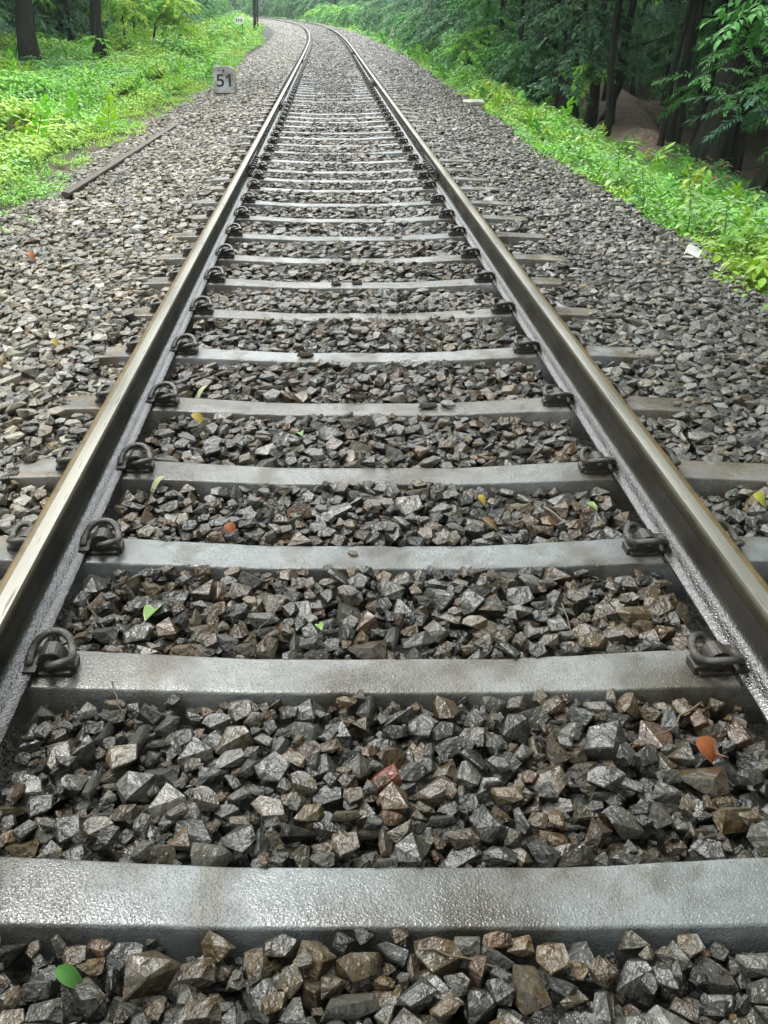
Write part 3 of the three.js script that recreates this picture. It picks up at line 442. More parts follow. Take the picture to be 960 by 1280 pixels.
function clump(seed, { n = 10, h = 0.2, L = 0.075, Wd = 0.05, spread = 0.16 } = {}) { // low herb: leaves on bent stalks
  const r = RNG(seed), out = [], lf = [0, 1, 2].map(() => leafGeo(L * lerp(0.75, 1.25, r()), Wd * lerp(0.8, 1.2, r()), { fold: lerp(0.05, 0.35, r()), droop: lerp(0.15, 0.5, r()) }));
  for (let i = 0; i < n; i++) { const a = i * 2.4 + r(), q = spread * Math.sqrt(r()), y = h * lerp(0.35, 1, r()), p = new V3(cos(a) * q, y, sin(a) * q); out.push(stalk(new V3(p.x * 0.3, 0, p.z * 0.3), p, 0.003, 0.0015)); out.push(placed(lf[i % 3], p, new THREE.Euler(0.1 + (r() - 0.35) * 0.8, -a + PI / 2 + (r() - 0.5), (r() - 0.5) * 0.7, 'YXZ'))); if (r() < 0.6) out.push(placed(lf[(i + 1) % 3], p.clone().multiplyScalar(0.8), new THREE.Euler((r() - 0.35) * 0.8, r() * 6.3, (r() - 0.5) * 0.7, 'YXZ'), 0.8)); }
  return mergeGeometries(out);
}
const clumps = [clump(1, { n: 11 }), clump(2, { n: 13, L: 0.06, Wd: 0.045, h: 0.16 }), clump(3, { n: 9, L: 0.1, Wd: 0.055, h: 0.26 }), clump(4, { n: 12, L: 0.085, Wd: 0.03, h: 0.22 })];
const grassTuft = (() => { const r = RNG(8), out = []; for (let i = 0; i < 14; i++) { const a = r() * 6.28, g = leafGeo(lerp(0.12, 0.3, r()), 0.009, { fold: 0.3, droop: lerp(0.1, 0.9, r()), seg: 4 }); out.push(placed(g, new V3(cos(a) * 0.03, 0, sin(a) * 0.03), new THREE.Euler(-1.25 + 0.5 * r(), a, 0, 'YXZ'))); } return mergeGeometries(out); })();
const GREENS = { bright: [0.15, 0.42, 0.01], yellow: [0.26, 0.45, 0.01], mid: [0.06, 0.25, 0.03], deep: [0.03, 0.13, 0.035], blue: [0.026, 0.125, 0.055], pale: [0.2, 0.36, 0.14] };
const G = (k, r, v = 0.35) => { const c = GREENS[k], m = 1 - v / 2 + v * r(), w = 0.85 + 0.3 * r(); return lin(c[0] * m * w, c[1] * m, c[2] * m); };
const uprights = [spray(41, { n: 14, len: 0.42, L: 0.085, Wd: 0.034, droop: 0.15 }), spray(42, { n: 11, len: 0.34, L: 0.1, Wd: 0.045, droop: 0.2 })].map((g) => g.rotateX(-1.25));
function cover(name, label, side, seed) { // ground cover on one bank
  const r = RNG(seed), lists = [[], [], [], [], [], [], []];
  const add = (u, s, sc, kind, col, dy = 0) => lists[kind].push({ m: mat4(W(u, s, soil(u, s) + dy), new THREE.Euler((r() - 0.5) * 0.3, r() * 6.28, (r() - 0.5) * 0.3), new V3(sc, sc * (0.8 + 0.5 * r()), sc)), c: col });
  for (let s = 3; s < 175; s += 0.5) {
    const e = side < 0 ? edgeL(s) : edgeR(s), far = s > 80 ? 2.6 : s > 45 ? 1.8 : s > 25 ? 1.35 : 1, wdt = side < 0 ? 7.5 : 2.9 + 0.05 * s, N = Math.round(wdt * 0.5 * (s < 25 ? 125 : 85) / (far * far) * (s < 6 && side < 0 ? 0.6 : 1));
    for (let n = 0; n < N; n++) {
      const t = Math.pow(r(), 1.15), u = e + side * (t * wdt - 0.05), sv = s + r() * 0.5, den = noise(u * 1.1, sv * 1.1, 0, 31 + seed), bare = t < 0.06 ? 0.5 : 0.16; if (den < bare && t < 0.6 && r() < 0.8) continue;
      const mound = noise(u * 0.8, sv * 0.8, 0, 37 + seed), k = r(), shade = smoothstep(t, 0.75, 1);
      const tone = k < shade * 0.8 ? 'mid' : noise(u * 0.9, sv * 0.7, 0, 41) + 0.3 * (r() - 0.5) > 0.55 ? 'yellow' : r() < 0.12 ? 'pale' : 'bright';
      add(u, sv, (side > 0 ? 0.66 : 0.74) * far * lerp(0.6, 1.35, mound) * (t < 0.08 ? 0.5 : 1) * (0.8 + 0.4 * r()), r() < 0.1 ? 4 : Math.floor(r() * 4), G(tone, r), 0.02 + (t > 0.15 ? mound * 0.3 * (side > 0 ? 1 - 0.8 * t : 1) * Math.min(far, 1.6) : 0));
    }
  }
  for (let s = 4; s < 70; s += 0.5) { const e = side < 0 ? edgeL(s) : edgeR(s), N = side < 0 ? 5 : 5; for (let n = 0; n < N; n++) { const u = e + side * (0.25 + (side > 0 ? 2.2 : 6) * r()), sv = s + 0.5 * r(); if (noise(u * 1.4, sv * 1.4, 0, 45 + seed) < 0.45) continue; const k = (0.75 + 0.75 * r()) * (s > 30 ? 1.4 : 1); lists[5 + Math.floor(r() * 2)].push({ m: mat4(W(u, sv, soil(u, sv) + 0.02), new THREE.Euler((r() - 0.5) * 0.7, r() * 6.28, (r() - 0.5) * 0.7), new V3(k, k, k)), c: G(r() < 0.6 ? 'bright' : r() < (side < 0 ? 0.1 : 0.5) ? 'mid' : 'yellow', r) }); } }
  const g = new THREE.Group(); g.name = numbered(name); g.userData = { kind: 'stuff', label }; scene.add(g);
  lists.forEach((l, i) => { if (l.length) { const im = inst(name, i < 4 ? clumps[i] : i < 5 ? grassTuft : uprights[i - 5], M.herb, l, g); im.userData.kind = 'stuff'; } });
}
cover('ground_cover', 'bright green low weeds covering the bank left of the ballast', -1, 1);
cover('ground_cover', 'bright green low weeds along the right edge of the ballast', 1, 2);
{ // shaded undergrowth on the forest floor, both sides
  const r = RNG(55), l = [[], [], [], []];
  for (let n = 0; n < 9000; n++) { const side = r() < 0.5 ? -1 : 1, s = 4 + 130 * Math.pow(r(), 1.4), u = side * (7 + 16 * r()); if (side > 0 && Math.abs(u - pw(s, [[12, 4.9], [15, 5.7], [19, 6.6], [23, 7.4], [28, 8.3], [37, 9.5]])) < 1.3 && s < 38) continue; if (noise(u * 0.5, s * 0.5, 0, 61) < (side > 0 ? (u > 9 ? 0.42 : 0.62) : 0.45)) continue; const k = (0.9 + 0.9 * r()) * (s > 50 ? 1.8 : 1); l[Math.floor(r() * 4)].push({ m: mat4(W(u, s, soil(u, s)), new THREE.Euler(0, r() * 6.28, 0), new V3(k, k, k)), c: G(r() < 0.5 ? 'mid' : r() < 0.6 ? 'deep' : 'bright', r) }); }
  const g = new THREE.Group(); g.name = 'undergrowth'; g.userData = { kind: 'stuff', label: 'shaded weeds on the forest floor between the trunks' }; scene.add(g); l.forEach((e, i) => { const im = inst('undergrowth', clumps[i], M.herb, e, g); im.userData.kind = 'stuff'; });
}
{ const r = RNG(66), l = [], lg = leafGeo(0.09, 0.045, { fold: 0.3, droop: 0.4 }); for (let i = 0; i < 5000; i++) { const s = 12 + 28 * r(), u = 4.2 + 9 * r(); l.push({ m: mat4(W(u, s, soil(u, s) + 0.02 + (Math.abs(u - pw(s, [[14, 4.9], [16.5, 5.5], [20, 6.2], [24, 7], [28.5, 7.9], [37, 9.2]])) < 1 ? 0.3 * r() : 0)), new THREE.Euler(0.4 * (r() - 0.5), r() * 6.28, 0.4 * (r() - 0.5)), new V3(1, 1, 1).multiplyScalar(0.7 + 0.8 * r())), c: lin(0.1 + 0.12 * r(), 0.06 + 0.06 * r(), 0.03) }); } const im = inst('leaf_litter', lg, std({ roughness: 0.7, side: THREE.DoubleSide }), l); im.userData = { kind: 'stuff', label: 'brown fallen leaves on the floor of the right wood' }; }
// leafy herbs one can tell apart on the right verge: stem and single leaves
const herbLeaf = [leafGeo(0.13, 0.055, { fold: 0.2, droop: 0.3, seg: 4 }), leafGeo(0.1, 0.05, { fold: 0.3, droop: 0.45, seg: 4 }), leafGeo(0.16, 0.06, { fold: 0.15, droop: 0.35, seg: 4 })];
function herb(u, s, h, n, tones, label, seed, scale = 1, group) {
  const r = RNG(seed), g = thing('leafy_herb', label, 'plant', group), lean = new V3((r() - 0.7) * 0.3, 1, (r() - 0.5) * 0.3).multiplyScalar(h); g.position.copy(W(u, s, soil(u, s)));
  mesh('stem', taper([new V3(0, -0.03, 0), lean.clone().multiplyScalar(0.5).add(new V3(0.01, 0, 0.02)), lean], [0.006 * scale, 0.003], 5), M.stem, g);
  for (let i = 0; i < n; i++) { const t = 0.3 + 0.7 * (i + 0.6) / n, a = i * 2.4 + r() * 0.5, k = scale * lerp(1.2, 0.7, t) * lerp(0.8, 1.2, r()), m = mesh('leaf', herbLeaf[i % 3], leafMat(GREENS[tones[i % tones.length]]), g); m.position.copy(lean).multiplyScalar(t); m.rotation.set(-0.1 + (r() - 0.5) * 0.6, a, (r() - 0.5) * 0.5, 'YXZ'); m.scale.setScalar(k); }
  return g;
}
{
  const r = RNG(303); const spots = [[2.75, 5.5], [3.0, 6.1], [2.75, 6.9], [3.25, 7.2], [2.85, 7.9], [3.5, 8.2], [2.8, 8.9], [3.3, 9.3], [3.7, 9.9], [2.9, 10.2], [3.3, 11.1], [2.85, 11.8], [3.7, 12.1], [3.1, 13], [3.6, 13.8], [2.95, 14.4], [3.9, 11.2], [4.0, 8.9], [3.6, 6.7]];
  spots.forEach(([u, s], i) => herb(u, s, lerp(0.35, 0.62, r()) , 13, i % 3 ? ['bright', 'yellow', 'bright'] : ['bright', 'mid', 'bright'], 'bright green leafy herb in the verge at the right edge of the ballast', 400 + i, 1.15, 'leafy herbs on the right verge'));
  herb(2.62, 5.5, 0.2, 5, ['pale', 'pale', 'bright'], 'low plant with one broad pale leaf at the ballast edge, lowest on the right', 480, 1.9);
  herb(-2.42, 7.35, 0.16, 5, ['yellow', 'bright', 'yellow'], 'small yellow-green sprout alone in the ballast before the old rail', 481, 0.8);
  herb(-2.5, 7.0, 0.14, 5, ['bright', 'yellow'], 'small green sprout in the ballast at the left edge of the picture', 482, 0.8);
}
// trees
const sprayB = [spray(11, {}), spray(12, { n: 14, L: 0.13, Wd: 0.055 }), spray(13, { n: 10, L: 0.1, Wd: 0.06, len: 0.4 })];
const sprayF = [spray(21, { n: 20, L: 0.1, Wd: 0.028, len: 0.6, droop: 0.15 }), spray(22, { n: 22, L: 0.1, Wd: 0.03, len: 0.65, droop: 0.2 })];
const sprayC = [spray(31, { n: 22, len: 1.0, L: 0.2, Wd: 0.1, droop: 0.25 }), spray(32, { n: 26, len: 1.2, L: 0.19, Wd: 0.11, droop: 0.3 })];
function leafMass(parent, name, sprays, centres, count, rng, tones, scale = 1, down = 0.3) { // sprays round cluster centres {p, r}
  const lists = sprays.map(() => []), tot = centres.reduce((a, c) => a + c.r * c.r, 0);
  for (const c of centres) { const tone = tones[Math.floor(rng() * tones.length)], N = Math.max(2, Math.round(count * c.r * c.r / tot)); for (let i = 0; i < N; i++) { const a = rng() * 6.28, z = rng() * 2 - 1, q = Math.sqrt(1 - z * z), R = c.r * Math.pow(rng(), 0.45), p = new V3(cos(a) * q * R, z * R * 0.6, sin(a) * q * R).add(c.p); lists[Math.floor(rng() * sprays.length)].push({ m: mat4(p, new THREE.Euler(down * (0.4 + rng()) - 0.25 * z, -a + PI / 2 + (rng() - 0.5) * 1.4, (rng() - 0.5) * 0.8, 'YXZ'), new V3(1, 1, 1).multiplyScalar(scale * (0.75 + 0.5 * rng()))), c: G(tone, rng, 0.5) }); } }
  const g = sprays.length > 1 ? new THREE.Group() : parent; if (sprays.length > 1) { g.name = name; parent.add(g); }
  lists.forEach((l, i) => { if (l.length) inst(sprays.length > 1 ? 'leaves' : name, sprays[i], M.canopy, l, g); });
}
function makeTree(name, label, cat, { dia, h, lean = [0, 0], bend = 0, seed, limbs = 5, limbFrom = 0.45, limbLen = 0.3, sprays = sprayC, count = 260, cr = 1.6, tones = ['deep', 'mid', 'blue'], scale = 1, low = 0, sub = 0 }, group) {
  const r = RNG(seed), g = thing(name, label, cat, group), n = 9, pts = [], R = [];
  for (let i = 0; i <= n; i++) { const t = i / n; pts.push(new V3(lean[0] * t * h + bend * sin(t * PI * 1.5) * h + (r() - 0.5) * 0.02 * h * (i ? 1 : 0), t * h - (i ? 0 : 0.15), lean[1] * t * h + (r() - 0.5) * 0.02 * h)); R.push(dia / 2 * (lerp(1, 0.25, t) + 0.55 * Math.exp(-t * h / (dia * 1.6)))); }
  const parts = [taper(pts, R, dia > 0.25 ? 16 : 8, dia > 0.25 ? 0.22 : 0.12, seed)], cl = [], C = new THREE.CatmullRomCurve3(pts);
  for (let i = 0; i < limbs; i++) {
    const t = lerp(limbFrom, 0.96, (i + r() * 0.6) / limbs), p = C.getPoint(t), a = i * 2.4 + r() * 1.2, L = h * limbLen * lerp(1.1, 0.55, t) * (0.8 + 0.5 * r()), e = p.clone().add(new V3(cos(a) * L, L * (0.25 + 0.5 * r()), sin(a) * L)), m = p.clone().lerp(e, 0.5).add(new V3(0, L * 0.12 * (r() - 0.2), 0)), rr = dia / 2 * lerp(0.55, 0.2, t);
    parts.push(taper([p, m, e], [rr, rr * 0.6, rr * 0.25], 7, 0.1, seed + i)); cl.push({ p: e, r: cr * (0.7 + 0.6 * r()) }, { p: m.clone().add(new V3((r() - 0.5), 0.3, (r() - 0.5))), r: cr * (0.5 + 0.4 * r()) });
    for (let k = 0; k < sub; k++) { const q = p.clone().lerp(e, 0.4 + 0.5 * r()), d = new V3(cos(a + (r() - 0.5) * 2.4), (r() - 0.3) * 0.8, sin(a + (r() - 0.5) * 2.4)).multiplyScalar(L * 0.45).add(q); parts.push(taper([q, d], [rr * 0.4, rr * 0.15], 5)); cl.push({ p: d, r: cr * 0.6 }); }
  }
  cl.push({ p: pts[n].clone(), r: cr }); for (let i = 0; i < low; i++) { const t = lerp(0.12, limbFrom, r()); cl.push({ p: C.getPoint(t).add(new V3((r() - 0.5) * 1.4, 0, (r() - 0.5) * 1.4)), r: cr * 0.6 }); }
  mesh('trunk', mergeGeometries(parts), M.bark, g); if (name === 'forest_tree') count = Math.round(count * 0.6); if (count) leafMass(g, 'crown', sprays, cl, count, r, tones, scale); return g;
}
const put = (g, u, s, dy = 0) => { g.position.copy(W(u, s, soil(u, s) + dy)); return g; };
// trunks one can tell apart on the left
put(makeTree('forest_tree', 'thick dark trunk at the far left with a fern at its foot', 'tree', { dia: 0.38, h: 11, lean: [0.02, 0.03], seed: 1, count: 420, cr: 2.0, limbFrom: 0.5 }), -7.0, 24);
put(makeTree('forest_tree', 'straight dark trunk with climbing leaves at its foot, right of the thick left trunk', 'tree', { dia: 0.28, h: 12, lean: [-0.005, 0.02], seed: 2, count: 420, cr: 2.0, limbFrom: 0.5 }), -5.45, 24.6);
put(makeTree('forest_tree', 'dark trunk just behind and left of the straight trunk on the left bank', 'tree', { dia: 0.36, h: 12, seed: 3, count: 300, cr: 1.8, limbFrom: 0.5 }), -8.7, 38);
put(makeTree('forest_tree', 'dark trunk deeper in the left wood, above the middle of the bank', 'tree', { dia: 0.55, h: 13, seed: 4, count: 300, cr: 2, limbFrom: 0.5 }), -8.3, 50);
put(makeTree('forest_tree', 'dark trunk behind the yellow-green hanging branch on the left', 'tree', { dia: 0.5, h: 12, seed: 5, count: 300, cr: 2, limbFrom: 0.45, low: 2 }), -8.6, 64);
put(makeTree('forest_tree', 'farthest dark trunk of the left bank, near the pole', 'tree', { dia: 0.5, h: 12, seed: 6, count: 300, cr: 2, limbFrom: 0.4, low: 3 }), -8.8, 78);
put(makeTree('sapling', 'thin bare sapling between the two nearest trunks on the left', 'sapling', { dia: 0.07, h: 4.2, bend: 0.03, seed: 7, limbs: 6, limbFrom: 0.3, limbLen: 0.18, sprays: sprayB, count: 60, cr: 0.4, tones: ['mid', 'bright'] }), -8.3, 29);
put(makeTree('sapling', 'slim sapling with a flat tuft of light green leaves on the left bank', 'sapling', { dia: 0.09, h: 1.55, seed: 8, limbs: 5, limbFrom: 0.75, limbLen: 0.4, sprays: sprayB, count: 80, cr: 0.4, tones: ['bright', 'yellow'] }), -6.5, 33);
put(makeTree('sapling', 'thin dark sapling right of the light green tuft on the left', 'sapling', { dia: 0.12, h: 6, seed: 9, limbs: 5, limbFrom: 0.5, sprays: sprayB, count: 120, cr: 0.7, tones: ['deep', 'mid'] }), -7.4, 40);
put(makeTree('sapling', 'young tree with a bright yellow-green drooping branch over the left bank', 'sapling', { dia: 0.1, h: 3.0, lean: [0.25, 0], seed: 10, limbs: 6, limbFrom: 0.6, limbLen: 0.3, sprays: sprayB, count: 60, cr: 0.4, tones: ['yellow', 'bright', 'yellow'], scale: 1.0 }), -6.3, 36.5);
// right: trunks from near to far
put(makeTree('forest_tree', 'broad dark twin trunk at the right, leaning outward above the path', 'tree', { dia: 0.5, h: 10, lean: [0.12, 0.0], seed: 20, limbs: 7, limbFrom: 0.4, limbLen: 0.3, count: 520, cr: 1.7 }), 6.15, 16.3);
put(makeTree('forest_tree', 'slender dark stem against the right side of the broad twin trunk', 'tree', { dia: 0.26, h: 9, lean: [0.2, 0.02], seed: 21, limbs: 4, limbFrom: 0.5, count: 160, cr: 1.4 }), 6.6, 16.6);
put(makeTree('forest_tree', 'leaning dark trunk at the right edge of the picture, low in the undergrowth', 'tree', { dia: 0.24, h: 7, lean: [0.55, 0.05], seed: 22, limbs: 4, limbFrom: 0.5, count: 220, cr: 1.4 }), 5.7, 13.4);
put(makeTree('forest_tree', 'thin tall tree with forked branches before the dirt path', 'tree', { dia: 0.11, h: 7, seed: 23, limbs: 9, limbFrom: 0.36, limbLen: 0.26, sub: 2, sprays: sprayB, count: 200, cr: 0.6, lean: [0.05, 0] }), 5.55, 17);
put(makeTree('forest_tree', 'dark trunk beside the path, left one of two close stems', 'tree', { dia: 0.17, h: 8, lean: [0.03, 0], seed: 24, limbs: 5, limbFrom: 0.5, count: 180, cr: 1.3 }), 5.95, 17.6);
put(makeTree('forest_tree', 'dark trunk beside the path, right one of two close stems', 'tree', { dia: 0.15, h: 8, lean: [0.04, 0.02], seed: 25, limbs: 5, limbFrom: 0.5, count: 180, cr: 1.3 }), 6.2, 18.2);
put(makeTree('forest_tree', 'dark trunk on the left side of the dirt path, with twigs across it', 'tree', { dia: 0.2, h: 9, lean: [0.03, 0], seed: 26, limbs: 8, limbFrom: 0.35, limbLen: 0.2, sub: 2, count: 240, cr: 1.2 }), 6.05, 22);
put(makeTree('forest_tree', 'stout dark trunk left of the path under drooping leaves', 'tree', { dia: 0.42, h: 10, seed: 27, limbs: 6, limbFrom: 0.45, count: 380, cr: 1.7 }), 5.6, 24);
put(makeTree('forest_tree', 'thinner dark trunk touching the stout trunk left of the path', 'tree', { dia: 0.24, h: 9, lean: [0.02, 0], seed: 28, limbs: 5, limbFrom: 0.4, count: 220, cr: 1.4 }), 5.75, 22.6);
put(makeTree('forest_tree', 'crooked low dark trunk between the stout trunk and the path', 'tree', { dia: 0.14, h: 4, bend: 0.12, lean: [0.1, 0], seed: 29, limbs: 5, limbFrom: 0.4, sprays: sprayB, count: 120, cr: 0.7 }), 6.1, 23.5);
put(makeTree('forest_tree', 'dark trunk behind bushes left of the stout trunk on the right side', 'tree', { dia: 0.4, h: 11, seed: 30, limbs: 6, limbFrom: 0.35, count: 380, cr: 1.8 }), 6.2, 29);
put(makeTree('forest_tree', 'slim upright trunk above the white slab on the right', 'tree', { dia: 0.17, h: 9, seed: 31, limbs: 6, limbFrom: 0.4, count: 240, cr: 1.4 }), 4.9, 30);
[[7.2, 27], [8.6, 31], [6.6, 33], [9.8, 30], [7.6, 36], [6.0, 35.5], [10.4, 35], [8.8, 38.5], [6.4, 41], [7.4, 44], [9.6, 43], [5.9, 47], [11.2, 41], [8.4, 50], [6.8, 53], [10, 26], [11.6, 28], [9.2, 23.6], [10.2, 20.4], [8.3, 21], [12, 33], [13, 37], [6.2, 60], [7.6, 66], [8.9, 17.6], [9.6, 18.8], [5.2, 19.4], [5.0, 22.8], [5.4, 26.2], [5.0, 27.6], [6.7, 18.6], [6.9, 16.9], [4.9, 33.4], [5.1, 38.2], [5.9, 31], [6.4, 24.8]].forEach(([u, s], i) => put(makeTree('slim_tree', 'slim dark trunk, one of many in the shade of the right wood', 'tree', { dia: 0.09 + 0.1 * hash2(i, 5), h: 7 + 3 * hash2(i, 6), lean: [0.1 * (hash2(i, 8) - 0.4), 0], bend: 0.02 * (hash2(i, 9) - 0.5), seed: 220 + i, limbs: 6, limbFrom: 0.42, limbLen: 0.22, count: 70, cr: 1.1, tones: ['mid', 'deep', 'mid'] }, 'slim trunks of the right wood'), u, s));
[[-8.2, 33], [-10, 36], [-11.5, 30], [-9.4, 43], [-12, 40], [-10.5, 52], [-8.8, 58], [-11, 62], [-13, 35]].forEach(([u, s], i) => put(makeTree('slim_tree', 'slim dark trunk, one of several in the shade of the left wood', 'tree', { dia: 0.14 + 0.12 * hash2(i, 15), h: 8 + 3 * hash2(i, 16), seed: 260 + i, limbs: 6, limbFrom: 0.3, limbLen: 0.22, count: 110, cr: 1.1, tones: ['deep', 'mid', 'blue'] }, 'slim trunks of the left wood'), u, s));
// low leafy branches of those trees, hanging into the picture: [u, height over the track, s, radius]
function lowBranches(tree, list, count, sprays, tones, scale = 1, seed = 5) {
  const r = RNG(seed), b = tree.position, parts = [], cl = list.map(([u, y, s, R]) => { const p = W(u, s, y).sub(b); const q = new V3(0, p.y + 0.5, 0); parts.push(taper([q, q.clone().lerp(p, 0.5).add(new V3(0, 0.25, 0)), p], [0.025, 0.015, 0.006], 5)); return { p, r: R }; });
  const g = new THREE.Group(); g.name = 'low_branch'; tree.add(g); mesh('branch', mergeGeometries(parts), M.bark, g);
  leafMass(g, 'leaves', sprays, cl, count, r, tones, scale, 0.2);
}
const byLabel = (w) => scene.children.find((o) => o.userData.label?.includes(w));
lowBranches(byLabel('stout dark trunk left'), [[5.54, 0.85, 21.6, 0.5], [5.05, 0.5, 21.6, 0.42], [4.75, 0.15, 21.2, 0.3], [5.35, 0.35, 21.2, 0.33], [5.85, 0.5, 21.5, 0.3], [5.3, 1.3, 22, 0.6]], 150, sprayB, ['mid', 'bright', 'mid', 'deep'], 1, 81);
lowBranches(byLabel('broad dark twin'), [[5.8, 0.95, 14.8, 0.45], [5.3, 0.5, 14.6, 0.35], [5.75, 0.35, 14.4, 0.3], [6.4, 0.7, 14.6, 0.4], [6.5, 1.2, 14.4, 0.5]], 85, sprayF, ['mid', 'blue', 'deep', 'mid'], 0.75, 82);
lowBranches(byLabel('leaning dark trunk at the right edge'), [[5.25, 1.35, 13, 0.35], [5.5, 1.7, 13.2, 0.4]], 50, sprayB, ['yellow', 'mid'], 1, 83);
lowBranches(byLabel('slender dark stem against'), [[5.5, 0.3, 13.2, 0.3], [6.2, 0.5, 13.2, 0.4]], 36, sprayF, ['deep', 'blue', 'mid'], 1, 84);
lowBranches(byLabel('slim upright trunk above'), [[4.72, 0.95, 30, 0.6], [4.4, 0.4, 31, 0.5], [5.3, 0.7, 29, 0.6], [4.5, 1.6, 30.5, 0.7]], 150, sprayB, ['mid', 'bright', 'deep'], 1.15, 85);
lowBranches(byLabel('dark trunk behind bushes left'), [[5.4, 1.35, 25.5, 0.6], [5.0, 0.1, 26.2, 0.4], [6.2, 1.2, 26, 0.6]], 110, sprayB, ['deep', 'mid', 'blue'], 1.1, 86);
lowBranches(byLabel('right one of two close'), [[7.1, 1.4, 20, 0.5], [7.7, 0.8, 20, 0.5]], 70, sprayF, ['deep', 'blue', 'mid'], 1.1, 87);
// unseen trees beside and behind the camera, crowns added to shade the near track
[[-5.2, -5], [5.0, -1.5], [-5.4, -10], [5.3, -7.5], [5.8, 6.6], [-4.6, -14], [4.8, -14]].forEach(([u, s], i) => put(makeTree('unseen_shade_tree', 'unseen tall tree beside the track at the camera, its crown leaned and thickened to shade the near line', 'tree', { dia: 0.4, h: 10.5, lean: [u < 0 ? 0.2 : -0.2, 0], seed: 140 + i, limbs: 9, limbFrom: 0.5, limbLen: 0.36, count: 820, cr: 2.0 }, 'unseen trees added to shade the near track'), u, s));
lowBranches(byLabel('straight dark trunk'), [[-5.3, 0.2, 24.3, 0.24], [-5.3, 0.5, 24.35, 0.2], [-5.5, 0.8, 24.3, 0.16], [-5.15, 0.25, 24.2, 0.25]], 90, sprayB, ['mid', 'deep', 'bright'], 0.6, 90);
lowBranches(byLabel('thick dark trunk at the far left'), [[-6.6, 0.35, 23.2, 0.4], [-7.15, 0.3, 23.2, 0.35]], 50, sprayF, ['bright', 'mid'], 0.9, 91);
lowBranches(byLabel('young tree with a bright'), [[-5.1, 1.3, 34.4, 0.4], [-4.8, 0.9, 34.4, 0.32], [-5.6, 1.6, 34.6, 0.45], [-4.95, 1.7, 34.2, 0.4]], 150, sprayB, ['yellow', 'bright', 'yellow'], 1, 88);
// understory: saplings and bushes with leaves low enough to be in the picture, then the trees behind them
const protoBush = [
  makeTree('bush', 'b', 'bush', { dia: 0.05, h: 1.7, seed: 60, limbs: 10, limbFrom: 0.15, limbLen: 0.38, sprays: sprayB, count: 330, cr: 0.5, tones: ['mid', 'deep', 'mid'] }),
  makeTree('bush', 'b', 'bush', { dia: 0.06, h: 2.3, seed: 61, limbs: 12, limbFrom: 0.15, limbLen: 0.34, sprays: sprayF, count: 300, cr: 0.6, tones: ['mid', 'blue', 'deep'] }),
  makeTree('bush', 'b', 'bush', { dia: 0.05, h: 1.3, seed: 62, limbs: 9, limbFrom: 0.1, limbLen: 0.45, sprays: sprayB, count: 240, cr: 0.42, tones: ['bright', 'mid'] }),
];
const protoTree = [0, 1, 2, 3].map((i) => makeTree('background_tree', 't', 'tree', { dia: 0.3 + 0.08 * i, h: 9 + 1.2 * i, seed: 70 + i, limbs: 8, limbFrom: 0.14, limbLen: 0.26, sprays: sprayC, count: 520, cr: 1.6, low: 4, tones: ['mid', 'deep', 'bright', 'mid', 'blue'] }));
const seenFirst = new Set();
function copy(proto, label, u, s, k, turn, group, cat) { let c = proto; if (seenFirst.has(proto)) { c = proto.clone(); c.name = numbered(proto.name.replace(/_\d+$/, '')); scene.add(c); } else seenFirst.add(proto); tag(c, label, cat, group); put(c, u, s); c.rotation.y = turn; c.scale.setScalar(k); return c; }
